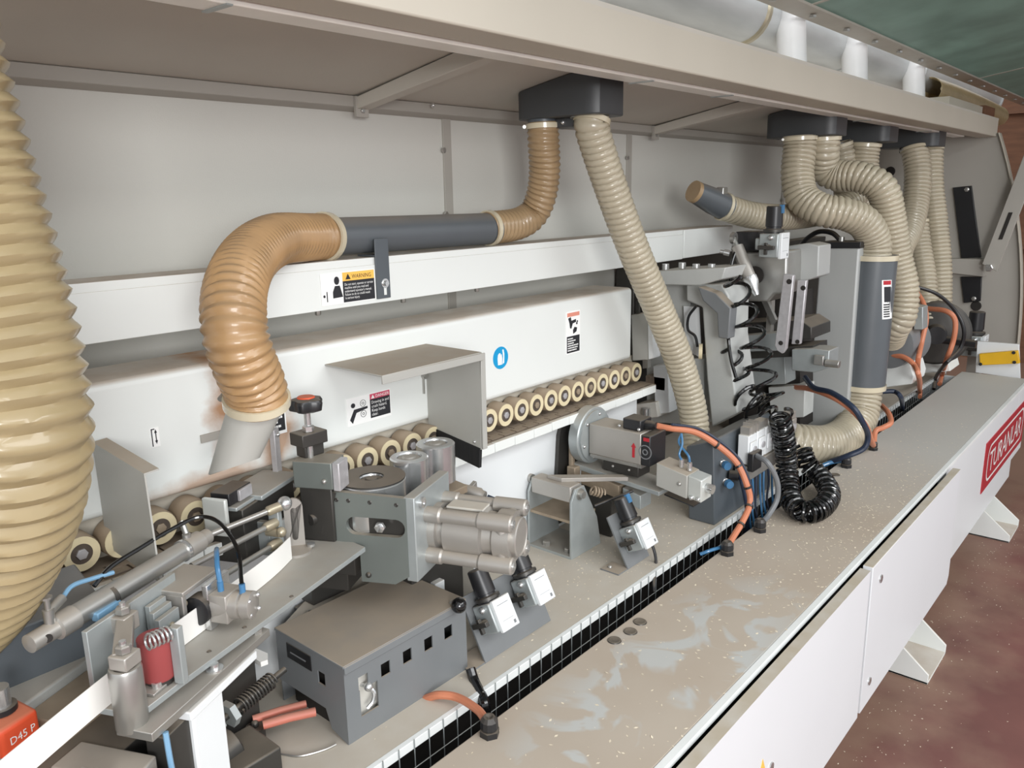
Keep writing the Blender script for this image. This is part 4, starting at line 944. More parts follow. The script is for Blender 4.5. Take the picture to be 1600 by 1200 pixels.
# rollers
def vroller(parent, name, x, y, r, z0, z1, mat, cap, rc):
    o_ = part(name, MB().lathe((x, y, z0), (0, 0, 1), [(0, r - 0.003), (0.003, r), (z1 - z0 - 0.003, r), (z1 - z0, r - 0.003), (z1 - z0, rc), (z1 - z0 - 0.006, rc - 0.002), (z1 - z0 - 0.006, 0)], 48), mat, parent, smooth=30)
    part('bearing', MB().lathe((x, y, z1 - 0.006), (0, 0, 1), [(0, rc - 0.003), (0.003, rc - 0.004), (0.003, rc*0.55), (0.006, rc*0.45), (0.007, 0)], 28), cap, o_)
    return o_
gr_ = vroller(gu, 'glue_roller', 0.995, 1.242, 0.070, 0.325, 0.438, 'steel_clean', 'dark_steel', 0.026)
part('roller_top', MB().ring((0.995, 1.242, 0.438), (0, 0, 1), 0.025, 0.0695, 0.003, 44), 'dark_steel', gr_)
ru = thing('pressure_roller_pair', 'two upright polished steel pressure rollers on a dusty base plate', 'rollers', (1.15, 1.26, 0.3))
vroller(ru, 'pressure_roller', 1.110, 1.254, 0.042, 0.355, 0.452, 'steel_clean', 'steel', 0.028)
vroller(ru, 'pressure_roller', 1.202, 1.266, 0.044, 0.366, 0.458, 'steel_clean', 'steel', 0.028)
part('base_plate', MB().prism([(1.06, 1.20, 0.335), (1.25, 1.215, 0.335), (1.265, 1.31, 0.335), (1.06, 1.30, 0.335)], (0, 0, 0.018)), 'rust_steel', ru, bevel=0.002)
part('support', MB().box(1.08, 1.24, 1.23, 1.30, 0.0, 0.335), 'dark_steel', ru, bevel=0.002)
# flange plate and large square-bodied cylinder
lc = thing('large_pneumatic_cylinder', 'large square silver pneumatic cylinder with four corner rods bolted to a plate', 'cylinder', GU @ Vector((0.03, -0.2, 0.25)))
PV = GU @ Vector((-0.078, -0.11, 0)); GC = Matrix.Translation(PV) @ Matrix.Rotation(math.radians(21), 4, 'Z') @ Matrix.Translation((0.078, 0.11, 0))
fl = part('mounting_plate', MB(GC).box(-0.078, 0.088, -0.118, -0.094, 0.255, 0.432), 'zinc', lc, bevel=0.002)
cu, cz = 0.018, 0.336
part('plate_bolt', MB(GC).lathe((-0.05, -0.118, 0.414), (0, -1, 0), [(0, 0.011), (0.007, 0.011), (0.007, 0.005), (0.003, 0)], 16), 'steel_clean', lc)
part('cylinder_body', MB(GC).lathe((cu, -0.118, cz), (0, -1, 0), [(0, 0.05), (0.016, 0.05), (0.018, 0.042), (0.03, 0.042), (0.034, 0.053), (0.112, 0.053), (0.116, 0.045), (0.134, 0.043), (0.14, 0.052), (0.174, 0.052)], 36), 'aluminium', lc)
part('end_block', MB(GC).box(cu - 0.048, cu + 0.048, -0.292, -0.258, cz - 0.048, cz + 0.048), 'aluminium', lc, bevel=0.016, seg=3)
for s1 in (-1, 1):
    for s2 in (-1, 1):
        c_ = Vector((cu + s1*0.044, 0, cz + s2*0.044))
        rd = part('corner_rod', MB(GC).lathe(c_ + Vector((0, -0.118, 0)), (0, -1, 0), [(0, 0.0165), (0.03, 0.0165), (0.034, 0.0135), (0.11, 0.0135), (0.115, 0.0175), (0.18, 0.0175), (0.183, 0.015), (0.183, 0.0)], 20), 'aluminium', lc)
        part('rod_screw', MB(GC).ring(c_ + Vector((0, -0.3, 0)), (0, -1, 0), 0.004, 0.0085, 0.004, 14), 'steel_clean', rd)
part('end_disc', MB(GC).lathe((cu, -0.29, cz), (0, -1, 0), [(0, 0.040), (0.012, 0.040), (0.014, 0.037), (0.012, 0.035), (0.012, 0)], 32), 'aluminium', lc)
part('cable_slot_cover', MB(GC).box(cu - 0.02, cu + 0.02, -0.23, -0.15, cz + 0.05, cz + 0.056), 'bed_paint', lc, bevel=0.002)
# what stands behind and under it
rg_ = thing('air_cutoff_valve', 'small round steel valve on an angle plate behind the large cylinder', 'valve', at(740, 775, Y=1.27))
q = at(742, 772, Y=1.24)
part('angle_plate', MB().prism([at(722, 778, Y=1.28), at(745, 752, Y=1.28), at(747, 775, Y=1.28), at(730, 792, Y=1.28)], (0.0, 0.012, 0)).box(q.x - 0.02, q.x + 0.02, 1.27, 1.29, 0.0, q.z), 'steel', rg_, bevel=0.001)
part('valve_body', MB().lathe(q, (0.35, -1, -0.15), [(-0.03, 0.017), (0.012, 0.018), (0.018, 0.014), (0.026, 0.013), (0.028, 0)], 22), 'aluminium', rg_)
part('valve_tip', MB().cyl(q + Vector((0.012, -0.028, -0.005)), q + Vector((0.024, -0.05, -0.014)), 0.007), 'navy_tube', rg_)
bs = thing('glue_unit_base', 'stepped grey base plates with dusty tops between the glue unit and grey box', 'base plates', (0.95, 1.3, 0.0))
part('lower_plate', MB().prism([(0.79, 1.318, 0.145), (1.10, 1.318, 0.145), (1.085, 1.375, 0.145), (1.02, 1.395, 0.145), (0.93, 1.395, 0.145)], (0, 0, 0.007)), 'bed_paint', bs, bevel=0.001)
part('pedestal', MB().box(0.88, 1.04, 1.33, 1.39, 0.0, 0.145).box(0.90, 1.0, 1.345, 1.39, 0.152, 0.33), 'dark_steel', bs, bevel=0.003)
part('white_block', MB().box(1.135, 1.165, 1.215, 1.29, 0.0, 0.15).box(1.165, 1.25, 1.24, 1.29, 0.0, 0.12), 'white_paint_clean', bs, bevel=0.002)
for px, py in ((484, 958), (584, 908)):
    q = at(px, py, Z=0.152); part('plate_bolt', MB().ring((q.x, q.y, 0.152), (0, 0, 1), 0.003, 0.007, 0.005, 12), 'steel', bs)

# ================================================================ grey sheet-metal heater box
X0, X1, Y0, Y1, ZT = 0.785, 1.108, 1.095, 1.312, 0.160
hb = thing('grey_control_box', 'dark grey sheet metal box with dusty lid and row of square holes', 'box', (0.95, 1.2, 0.0))
t_ = 0.003
hs = [at(px, py, Y=Y0).x for px, py in ((567, 1055), (602, 1034), (636, 1013), (669, 993), (700, 973))]
hw, hz0, hz1 = 0.0115, 0.098, 0.126
fm = MB(); xs = [X0] + sum([[h - hw, h + hw] for h in hs], []) + [X1]
fm.box(X0, X1, Y0, Y0 + t_, hz1, ZT)
for i in range(0, len(xs), 2): fm.box(xs[i], xs[i+1], Y0, Y0 + t_, hz0, hz1)
q = at(577, 1090, Y=Y0); ox0, ox1, oz0, oz1 = q.x - 0.021, q.x + 0.022, q.z - 0.03, q.z + 0.026
fm.box(X0, ox0, Y0, Y0 + t_, 0.0, hz0).box(ox1, X1, Y0, Y0 + t_, 0.0, hz0).box(ox0, ox1, Y0, Y0 + t_, 0.0, oz0).box(ox0, ox1, Y0, Y0 + t_, oz1, hz0) if oz1 < hz0 else fm.box(X0, ox0, Y0, Y0 + t_, 0.0, hz0).box(ox1, X1, Y0, Y0 + t_, 0.0, hz0).box(ox0, ox1, Y0, Y0 + t_, 0.0, oz0)
part('front_sheet', fm, 'dark_grey', hb)
wy0, wy1 = 1.155, 1.178
part('left_sheet', MB().box(X0, X0 + t_, Y0 + t_, wy0, 0.05, ZT).box(X0, X0 + t_, wy0, wy1, 0.125, ZT).box(X0, X0 + t_, wy0, wy1, 0.05, 0.098).box(X0, X0 + t_, wy1, Y1, 0.05, ZT)
     .prism([(X0, Y0 + t_, 0.05), (X0, Y0 + t_, 0.0), (X0, Y0 + 0.05, 0.012), (X0, Y0 + 0.065, 0.05)], (t_, 0, 0)), 'dark_grey', hb)
part('right_sheet', MB().box(X1 - t_, X1, Y0 + t_, Y1, 0.0, ZT), 'dark_grey', hb)
part('rear_sheet', MB().box(X0 + t_, X1 - t_, Y1 - t_, Y1, 0.0, ZT), 'dark_grey', hb)
part('lid', MB().box(X0 - 0.002, X1 + 0.002, Y0 - 0.002, Y1 + 0.002, ZT, ZT + 0.006).box(X0, X1, Y0 - 0.004, Y0, ZT - 0.012, ZT + 0.004), 'dark_grey', hb, bevel=0.0015)
part('label_plate', MB().box(X0 - 0.002, X0, 1.195, 1.275, 0.115, 0.148), 'black_plastic', hb, bevel=0.001)
part('label_print', MB().box(X0 - 0.0026, X0 - 0.002, 1.212, 1.262, 0.1295, 0.1325), 'grey_cable', hb)
part('dark_filler', MB().box(X0 + 0.02, X1 - 0.02, Y0 + 0.05, Y1 - 0.02, 0.0, 0.15), 'dark_void', hb)  # dark filler added so the holes of the hollow box look shaded
part('inner_plate', MB().box(X0 + 0.01, X0 + 0.1, Y0 + 0.018, Y0 + 0.022, 0.0, 0.12), 'bed_paint', hb)
q = at(717, 946, Y=Y0 - 0.012)
kb = part('ball_knob', MB().sphere(q, 0.0165, 12), 'black_gloss', hb, label='glossy black ball knob')
part('knob_stem', MB().cyl(q, (q.x, Y0 + 0.01, q.z), 0.006), 'steel', kb)
q = at(577, 1078, Y=Y0 - 0.002)
part('braided_lead', MB().tube(smooth_path([q + Vector((-0.004, 0.03, 0.004)), q + Vector((0, 0.004, 0.005)), q + Vector((0.006, -0.006, -0.006)), q + Vector((0.001, -0.007, -0.022)), q + Vector((-0.01, -0.004, -0.032))], 8), 0.0042, 8).sphere(q + Vector((0, 0.002, 0.006)), 0.009, 8), 'steel_clean', hb, label='braided metal lead')
# ================================================================ sheet shields on the pressure beam
sh = thing('angled_sheet_shield', 'grey sheet shelf and side plate with black brush on the white beam', 'shield', (1.25, 1.35, 0.4))
part('shelf', MB().prism([(1.035, 1.43, 0.643), (1.34, 1.43, 0.643), (1.34, 1.243, 0.643), (1.035, 1.238, 0.643)], (0, 0, 0.004)).box(1.035, 1.34, 1.238, 1.242, 0.628, 0.645), 'grey_sheet', sh, bevel=0.001)
part('side_plate', MB().prism([(1.336, 1.43, 0.643), (1.336, 1.243, 0.643), (1.336, 1.25, 0.408), (1.336, 1.43, 0.435)], (0.004, 0, 0)).box(1.336, 1.352, 1.243, 1.247, 0.41, 0.643), 'grey_sheet', sh, bevel=0.001)
part('brush', MB().prism([(1.333, 1.252, 0.412), (1.333, 1.43, 0.438), (1.333, 1.42, 0.39), (1.333, 1.256, 0.362)], (0.009, 0, 0)), 'brush_black', sh, label='black bristle brush')
part('plate_screw', MB().sphere((1.335, 1.27, 0.425), 0.004, 8), 'steel_clean', sh)
q = at(661, 587, Y=1.43); part('mount_bolt', MB().bolt((q.x, 1.43, q.z), (0, -1, 0), 0.008, 0.012).box(q.x - 0.004, q.x - 0.001, 1.424, 1.43, q.z - 0.045, q.z), 'steel', sh)
ls = thing('folded_sheet_guard', 'plain grey folded sheet guard standing in front of the leftmost rollers', 'shield', (0.53, 1.33, 0.4))
part('sheet', MB().prism([(0.535, 1.425, 0.592), (0.535, 1.238, 0.575), (0.535, 1.23, 0.39), (0.535, 1.425, 0.40)], (0.003, 0, 0)), 'grey_sheet', ls)
part('top_fold', MB().prism([(0.535, 1.425, 0.592), (0.535, 1.238, 0.575), (0.56, 1.238, 0.577), (0.56, 1.425, 0.594)], (0, 0, 0.003)), 'grey_sheet', ls)

# ================================================================ pressure regulators on bent plates
def reg_plate(x0, x1, label):
    t = thing('regulator_plate', label, 'mounting plate', ((x0 + x1)/2, 1.08, 0.0))
    part('slanted_sheet', MB().prism([(x0, 1.075, 0.002), (x1, 1.075, 0.002), (x1, 1.145, 0.135), (x0, 1.145, 0.135)], (0, 0.004, -0.002)), 'dark_grey', t)
    part('foot', MB().box(x0 - 0.045, x1 - 0.1, 1.077, 1.135, 0.0, 0.004), 'dark_grey', t)
    part('foot_screw', MB().sphere((x0 - 0.025, 1.118, 0.005), 0.006, 8), 'steel', t)
    return t
reg_plate(1.145, 1.378, 'dark grey slanted sheet plate holding the pair of regulators')
reg_plate(1.722, 1.832, 'dark grey slanted sheet plate holding the single regulator')
def build_regulator(M, label, blue=False):
    t = thing('pressure_regulator', label, 'regulator', group='pressure regulators', M=M)
    B = lambda: MB(M)
    part('body', B().box(-0.027, 0.022, -0.024, 0.026, -0.038, 0.022).box(-0.02, 0.015, 0.02, 0.04, -0.02, 0.01), 'zinc', t, bevel=0.003)
    part('front_label', B().box(-0.02, 0.03, -0.031, -0.022, -0.042, 0.024), 'white_paint_clean', t, bevel=0.002)
    part('label_print', B().box(0.016, 0.022, -0.0314, -0.0309, -0.036, -0.029).box(-0.012, 0.02, -0.0314, -0.0309, 0.010, 0.011).box(-0.012, 0.02, -0.0314, -0.0309, -0.022, -0.0215), 'grey_cable', t)
    kn = part('adjuster_knob', B().lathe((0, 0, 0.022), (0, 0, 1), [(0, 0.0225), (0.01, 0.0225), (0.012, 0.019), (0.016, 0.019), (0.017, 0.0215), (0.066, 0.0205), (0.068, 0.0185), (0.068, 0)], 28), 'black_plastic', t, label='black adjuster knob')
    if blue: part('knob_tab', B().box(-0.007, 0.007, -0.0225, -0.015, 0.072, 0.093), 'blue_tube', kn)
    part('collar', B().ring((0, 0, 0.026), (0, 0, 1), 0.02, 0.026, 0.006, 24), 'dark_steel', t)
    part('gauge_tap', B().cyl((-0.027, 0, -0.012), (-0.048, 0, -0.012), 0.0075).bar((-0.044, -0.022, -0.012), (-0.044, 0.02, -0.012), 0.01, 0.01).bar((-0.044, 0, -0.03), (-0.044, 0, 0.0), 0.008, 0.008), 'dark_steel', t, bevel=0.001)
    part('plug', B().sphere((-0.03, -0.006, 0.012), 0.007, 8), 'steel_clean', t)
    return t
TILT = Matrix.Rotation(math.radians(-28), 4, 'X')
ra = at(770, 955, Y=1.092); rb = at(828, 915, Y=1.092); rc = at(993, 832, Y=1.088)
build_regulator(Matrix.Translation(ra) @ TILT @ Matrix.Scale(1.1, 4), 'silver pressure regulator with black knob nearest the grey box')
build_regulator(Matrix.Translation(rb) @ TILT @ Matrix.Scale(1.1, 4), 'silver pressure regulator with blue-tipped black knob under the large cylinder', True)
build_regulator(Matrix.Translation(rc) @ TILT @ Matrix.Scale(1.15, 4), 'silver pressure regulator standing alone by the bracket block', True)
ru_ = at(1208, 378, X=2.72)
build_regulator(Matrix.Translation(ru_) @ Matrix.Scale(1.35, 4), 'silver pressure regulator with black knob on top of the steel motor box', True)

def cable(name, label, pts, r, mat, cat='cable', group=None, n=10):
    return solo(name, MB().tube(smooth_path(pts, 10), r, n), mat, label, cat, group)
cable('regulator_cable', 'thin black cable hanging from the single regulator into the mesh', [at(1018, 848, Y=1.06), at(1024, 868, Y=1.045), at(1025, 890, Y=1.03), at(1022, 910, Y=1.0), at(1022, 925, Y=0.99)], 0.0042, 'black_plastic')
cable('black_lead_pair', 'black leads dropping under the regulator plate into the mesh gap', [at(735, 1045, Y=1.07), at(742, 1066, Y=1.05), at(756, 1095, Y=1.0), at(760, 1120, Y=0.99)], 0.011, 'black_gloss')

# ================================================================ pivot bracket block
pk = thing('pivot_bracket', 'grey steel pivot bracket of two side plates with a worn roller on top', 'bracket', (1.74, 1.31, 0.0))
part('near_plate', MB().prism([(1.675, 1.232, 0.0), (1.82, 1.232, 0.0), (1.80, 1.232, 0.09), (1.735, 1.232, 0.205), (1.695, 1.232, 0.205), (1.675, 1.232, 0.17)], (0, 0.007, 0)), 'zinc', pk, bevel=0.001)
part('far_plate', MB().prism([(1.675, 1.383, 0.0), (1.82, 1.383, 0.0), (1.80, 1.383, 0.09), (1.735, 1.383, 0.205), (1.695, 1.383, 0.205), (1.675, 1.383, 0.17)], (0, 0.007, 0)), 'zinc', pk, bevel=0.001)
part('shelf_plate', MB().box(1.68, 1.80, 1.239, 1.383, 0.105, 0.113), 'rust_steel', pk)
part('base_plate', MB().box(1.675, 1.82, 1.239, 1.383, 0.0, 0.008), 'zinc', pk)
for y_, x_ in ((1.34, 1.70), (1.262, 1.70)): part('base_bolt', MB().bolt((x_, y_, 0.008), (0, 0, 1), 0.012, 0.012), 'steel', pk)
part('top_block', MB().box(1.682, 1.73, 1.241, 1.381, 0.165, 0.212), 'aluminium', pk, bevel=0.003)
part('pivot_bolt', MB().lathe((1.715, 1.232, 0.185), (0, -1, 0), [(0, 0.017), (0.003, 0.017), (0.003, 0.011), (0.014, 0.011), (0.015, 0)], 14).cyl((1.70, 1.39, 0.20), (1.70, 1.40, 0.20), 0.013), 'steel', pk)
part('lever', MB().prism([(1.70, 1.285, 0.212), (1.70, 1.335, 0.212), (1.86, 1.185, 0.20), (1.85, 1.16, 0.20)], (0, 0, 0.012)), 'aluminium', pk, bevel=0.001)
part('lever_spring', MB().coil([(1.76, 1.225, 0.185), (1.79, 1.205, 0.17)], 0.012, 4, 0.003), 'rust_steel', pk)
part('lever_rod', MB().cyl((1.77, 1.22, 0.135), (1.86, 1.15, 0.17), 0.004), 'black_plastic', pk)

# ================================================================ end-trim motor
MX = 1.90
mo = thing('trimming_motor', 'aluminium trimming motor with round flange and slide pointing at the operator', 'motor', (MX, 1.2, 0.15))
part('round_flange', MB().lathe((MX, 1.375, 0.297), (0, -1, 0), [(0, 0.086), (0.03, 0.086), (0.033, 0.083), (0.033, 0)], 44), 'zinc', mo)
part('flange_cover', MB().lathe((MX, 1.342, 0.297), (0, -1, 0), [(0, 0.078), (0.006, 0.078), (0.008, 0.05), (0.008, 0)], 40), 'zinc', mo)
for k in range(6):
    a_ = k*math.pi/3 + 0.3; part('flange_bolt', MB().sphere((MX + 0.066*math.cos(a_), 1.335, 0.297 + 0.066*math.sin(a_)), 0.0055, 8), 'steel_clean', mo)
bodyM = MB().box(MX - 0.044, MX + 0.044, 1.155, 1.332, 0.253, 0.345)
part('motor_body', bodyM, 'aluminium', mo, bevel=0.003)
part('cooling_fin', MB().box(MX - 0.047, MX - 0.044, 1.165, 1.325, 0.246, 0.254).box(MX - 0.03, MX + 0.044, 1.16, 1.325, 0.238, 0.253), 'steel', mo)
ec = part('end_cap', MB().box(MX - 0.044, MX + 0.044, 1.125, 1.155, 0.253, 0.343), 'black_plastic', mo, bevel=0.004)
part('fan_grille', MB().ring((MX - 0.0455, 1.14, 0.295), (1, 0, 0), 0.018, 0.021, 0.001, 20).ring((MX - 0.0455, 1.14, 0.295), (1, 0, 0), 0.006, 0.009, 0.001, 14), 'grey_cable', ec)
part('red_tag', MB().box(MX - 0.046, MX - 0.0445, 1.128, 1.146, 0.327, 0.337), 'red_paint', ec)
A0 = [(1.178, 0.315), (1.186, 0.302), (1.182, 0.302), (1.182, 0.272), (1.174, 0.272), (1.174, 0.302), (1.170, 0.302)]
part('red_arrow', MB().prism([(MX - 0.0445, y_, z_) for y_, z_ in A0], (-0.0008, 0, 0)), 'red_paint', mo, label='red upward arrow')
jb = part('junction_box', MB().box(MX - 0.03, MX + 0.03, 1.165, 1.225, 0.345, 0.378), 'black_plastic', mo, bevel=0.004)
part('box_screw', MB().sphere((MX - 0.03, 1.235, 0.352), 0.005, 8).sphere((MX - 0.031, 1.17, 0.352), 0.005, 8), 'steel_clean', jb)
part('cable_gland', MB().lathe((MX, 1.165, 0.36), (0, -1, 0.1), [(0, 0.014), (0.02, 0.014), (0.026, 0.01), (0.034, 0.01), (0.034, 0)], 12), 'black_plastic', jb)
part('slide_rail', MB().prism([(MX - 0.05, 1.385, 0.215), (MX - 0.05, 1.09, 0.19), (MX - 0.05, 1.09, 0.178), (MX - 0.05, 1.385, 0.198)], (0.1, 0, 0)), 'zinc', mo, bevel=0.001)
part('slide_carriage', MB().box(MX - 0.03, MX + 0.035, 1.17, 1.29, 0.208, 0.24), 'dark_steel', mo, bevel=0.002)
for y_ in (1.2, 1.255): part('carriage_screw', MB().sphere((MX - 0.031, y_, 0.226), 0.0045, 8), 'steel', mo)
part('lower_bar', MB().prism([(MX - 0.045, 1.36, 0.196), (MX - 0.045, 1.225, 0.176), (MX - 0.045, 1.225, 0.135), (MX - 0.045, 1.36, 0.152)], (0.07, 0, 0)), 'rust_steel', mo, bevel=0.002)
part('lower_bar_end', MB().prism([(MX - 0.04, 1.215, 0.172), (MX - 0.04, 1.155, 0.160), (MX - 0.04, 1.155, 0.118), (MX - 0.04, 1.215, 0.132)], (0.06, 0, 0)), 'zinc', mo, bevel=0.002)
part('side_arm', MB().box(MX - 0.06, MX - 0.045, 1.38, 1.395, 0.13, 0.28).cbox((MX - 0.06, 1.375, 0.18), 0.03, 0.03, 0.06), 'rust_steel', mo, bevel=0.003)
part('dark_guard', MB().prism([(MX - 0.10, 1.428, 0.02), (MX - 0.075, 1.428, 0.30), (MX - 0.05, 1.428, 0.36), (MX + 0.02, 1.428, 0.36), (MX + 0.02, 1.428, 0.02)], (0, -0.012, 0)), 'dark_steel', mo)
part('pillar', MB().box(MX - 0.03, MX + 0.04, 1.26, 1.37, 0.0, 0.15), 'dark_steel', mo, bevel=0.003)
UP = Matrix.Translation((0, -0.005, 0.022))
cb = part('compact_cylinder', MB(UP).prism([(MX - 0.045, 1.108, 0.250), (MX - 0.045, 1.013, 0.232), (MX - 0.045, 1.013, 0.166), (MX - 0.045, 1.108, 0.182)], (0.07, 0, 0)), 'grey_sheet', mo, bevel=0.002, label='plain grey square air cylinder')
part('cylinder_screw', MB(UP).sphere((MX - 0.046, 1.035, 0.205), 0.006, 8), 'steel', cb)
part('cylinder_head', MB(UP).prism([(MX - 0.04, 1.013, 0.232), (MX - 0.04, 0.972, 0.226), (MX - 0.04, 0.972, 0.162), (MX - 0.04, 1.013, 0.168)], (0.06, 0, 0)), 'glass_clear', cb, bevel=0.003)
part('head_bolt', MB(UP).cyl((MX - 0.01, 0.972, 0.198), (MX - 0.01, 0.952, 0.196), 0.013, n=12).sphere((MX - 0.042, 1.0, 0.172), 0.007, 8).sphere((MX - 0.042, 0.98, 0.172), 0.006, 8), 'steel_clean', cb)
part('air_fitting', MB(UP).cyl((MX - 0.01, 1.05, 0.24), (MX - 0.01, 1.05, 0.262), 0.007).cyl((MX - 0.01, 1.025, 0.236), (MX - 0.01, 1.025, 0.258), 0.007), 'steel_clean', cb)
part('drip_plate', MB().prism([(MX - 0.02, 1.09, 0.172), (MX - 0.02, 1.0, 0.158), (MX + 0.03, 1.0, 0.158), (MX + 0.03, 1.09, 0.172)], (0, 0, 0.004)), 'black_plastic', mo)
for i, (dx, y0_) in enumerate(((0, 1.05), (0.004, 1.025))):
    cable('thin_blue_line', 'thin blue air line above the grey square air cylinder', [(MX - 0.01, y0_ - 0.035, 0.282), (MX - 0.015 + dx, y0_ - 0.03, 0.30), (MX + dx, 1.02 + 0.012*i, 0.325), (MX + 0.012, 1.03, 0.35)], 0.0032, 'blue_tube', 'air line', 'thin blue air lines at the trimming motor')

mo.location.y -= 0.03
# ================================================================ cable glands on the table
def gland(px, py, label, s=1.0):
    q = at(px, py, Z=0.0); t = thing('cable_gland', label, 'cable gland', (q.x, q.y, 0), 'black cable glands on the table')
    part('hex_base', MB().bolt((q.x, q.y, 0), (0, 0, 1), 0.0195*s, 0.014*s), 'black_plastic', t)
    part('dome_nut', MB().lathe((q.x, q.y, 0.014*s), (0, 0, 1), [(0, 0.016*s), (0.003*s, 0.0178*s), (0.018*s, 0.017*s), (0.026*s, 0.011*s), (0.026*s, 0.008*s), (0.02*s, 0)], 12), 'black_plastic', t, smooth=20)
    return Vector((q.x, q.y, 0.03*s))
g1 = gland(765, 1148, 'black cable gland with orange cable nearest the grey box')
g2 = gland(1136, 866, 'black cable gland with orange cable beside the dark grey valve hood')
g3 = gland(1187, 830, 'black cable gland with grey cable beside the dark grey valve hood')
g4 = gland(1322, 730, 'black cable gland lying behind the coiled black hose', 1.0)
g5 = gland(1364, 703, 'black cable gland farthest along the table', 0.9)
cable('orange_cable', 'short orange cable arching over the mesh beside the grey box', [at(664, 1092, Y=1.094), at(685, 1086, Y=1.06), at(715, 1090, Y=1.02), at(745, 1108, Y=0.96), at(758, 1124, Y=0.925), g1 - Vector((0, 0, 0.008))], 0.0085, 'orange_cable')
OC = [(MX, 1.105, 0.363), at(1045, 669, Y=1.11), at(1085, 675, Y=1.07), at(1120, 695, Y=1.02), at(1150, 722, Y=0.97), at(1166, 755, Y=0.935), at(1172, 785, Y=0.92), at(1160, 815, Y=0.915), at(1146, 838, Y=0.915), g2 - Vector((0, 0, 0.006))]
oc = thing('motor_cable', 'orange motor cable looping from the trimming motor down to the table', 'cable', (2.1, 0.98, 0.03))
mbp = smooth_path(OC, 10)
part('sheath', MB().tube(mbp, 0.0092, 10), 'orange_cable', oc)
part('companion_line', MB().tube([p + Vector((0.008, -0.004, 0.010)) for p in mbp[10:64]], 0.0042, 8), 'navy_tube', oc)
for i in (30, 42, 52, 62, 72): 
    d_ = (mbp[i+1] - mbp[i-1]).normalized(); part('cable_tie', MB().ring(mbp[i] - d_*0.003, d_, 0.009, 0.0125, 0.006, 12), 'black_plastic', oc)
cable('grey_cable', 'grey cable curving from the valve bank down to the table', [at(1182, 712, Y=0.965), at(1200, 724, Y=0.92), at(1214, 752, Y=0.90), at(1214, 780, Y=0.90), at(1200, 806, Y=0.91), g3 - Vector((0, 0, 0.006))], 0.0085, 'grey_cable')
cable('blue_line_on_table', 'short blue air line emerging from the mesh onto the table', [at(1094, 866, Z=0.0), at(1110, 860, Z=0.012), at(1128, 854, Z=0.012), at(1140, 846, Z=-0.005)], 0.005, 'blue_tube', 'air line')
# ================================================================ right half: trimming stations, valves, far hoses
def fp(X, pts, depth, M=None):           # outline read on the plane x = X, given real depth along x
    return MB().prism([at(px, py, X=X) for px, py in pts], (depth, 0, 0))
# dark grey valve hood
vh = thing('valve_hood', 'dark grey sloping sheet metal hood carrying blue-ringed air fittings', 'hood', (2.25, 1.07, 0.0))
prof = [(1.030, 0.0), (1.043, 0.255), (1.052, 0.268), (1.135, 0.235), (1.118, 0.0)]
part('hood_shell', MB().prism([(2.14, y_, z_) for y_, z_ in prof], (0.42, 0, 0)), 'dark_grey_clean', vh, bevel=0.004)
for i, (px, py) in enumerate(((1122, 727), (1126, 756))):
    q = at(px, py, Y=1.035); d_ = Vector((0.75, -0.6, 0.1)).normalized(); q = q + Vector((0.03, 0, 0))
    f = part('air_fitting', MB().lathe(q, Vector((-0.55, -0.8, -0.05)), [(-0.03, 0.011), (0.006, 0.011), (0.007, 0.009), (0.012, 0.009), (0.013, 0.012), (0.018, 0.012)], 16), 'steel_clean', vh)
    part('blue_ring', MB().lathe(q + Vector((-0.55, -0.8, -0.05)).normalized()*0.018, Vector((-0.55, -0.8, -0.05)), [(0, 0.0135), (0.014, 0.0125), (0.015, 0)], 16), 'blue_tube', f, label='blue release ring')
q = at(1140, 742, Y=1.03); part('solenoid', MB().lathe(q, Vector((0.3, -1, 0)), [(0, 0.016), (0.026, 0.016), (0.03, 0.01), (0.03, 0)], 16), 'black_plastic', vh)
cable('hood_cable', 'dark cable bending from the valve hood down behind the orange cable', [q + Vector((0.01, -0.03, 0)), at(1160, 756, Y=0.985), at(1166, 785, Y=0.975), at(1168, 815, Y=0.98), at(1164, 840, Y=0.99)], 0.007, 'navy_tube')
# valve bank
vb = thing('valve_bank', 'ribbed aluminium valve bank with black plug above the table edge', 'valve bank', (2.45, 1.0, 0.1))
part('rail', MB().box(2.26, 2.66, 0.985, 1.028, 0.115, 0.165), 'aluminium', vb, bevel=0.003)
for i in range(6):
    x_ = 2.27 + i*0.064
    v_ = part('valve', MB().box(x_, x_ + 0.058, 0.99, 1.026, 0.168, 0.262).box(x_ + 0.006, x_ + 0.052, 0.984, 0.99, 0.19, 0.24), 'white_paint_clean' if i < 5 else 'aluminium', vb, bevel=0.003)
    part('valve_button', MB().cyl((x_ + 0.03, 0.984, 0.215), (x_ + 0.03, 0.979, 0.215), 0.01, n=12), 'hub_cap', v_)
part('top_ribs', MB().box(2.28, 2.42, 0.995, 1.024, 0.262, 0.285).box(2.30, 2.304, 0.99, 1.026, 0.262, 0.295).box(2.32, 2.324, 0.99, 1.026, 0.262, 0.295).box(2.34, 2.344, 0.99, 1.026, 0.262, 0.295), 'aluminium', vb)
q = at(1175, 718, Y=0.985); part('plug', MB().box(q.x - 0.035, q.x + 0.03, 0.965, 0.985, q.z - 0.03, q.z + 0.03), 'black_plastic', vb, bevel=0.004)
for i in range(7):
    x_ = 2.30 + i*0.03
    cable('blue_bundle_line', ('blue air line in the bundle hanging under the valve bank', 'blue air line in the bundle hanging under the valve bank', 'dark navy air line in the bundle hanging under the valve bank')[i % 3], [(x_, 1.0, 0.117), (x_ + random.uniform(-.01, .01), 0.995, 0.06), (x_ - 0.01, 0.985 + 0.003*(i % 3), 0.0), (x_ - 0.01, 0.975, -0.06)], 0.0035, ('blue_tube', 'blue_tube', 'navy_tube')[i % 3], 'air line', 'air lines bundled under the valve bank')
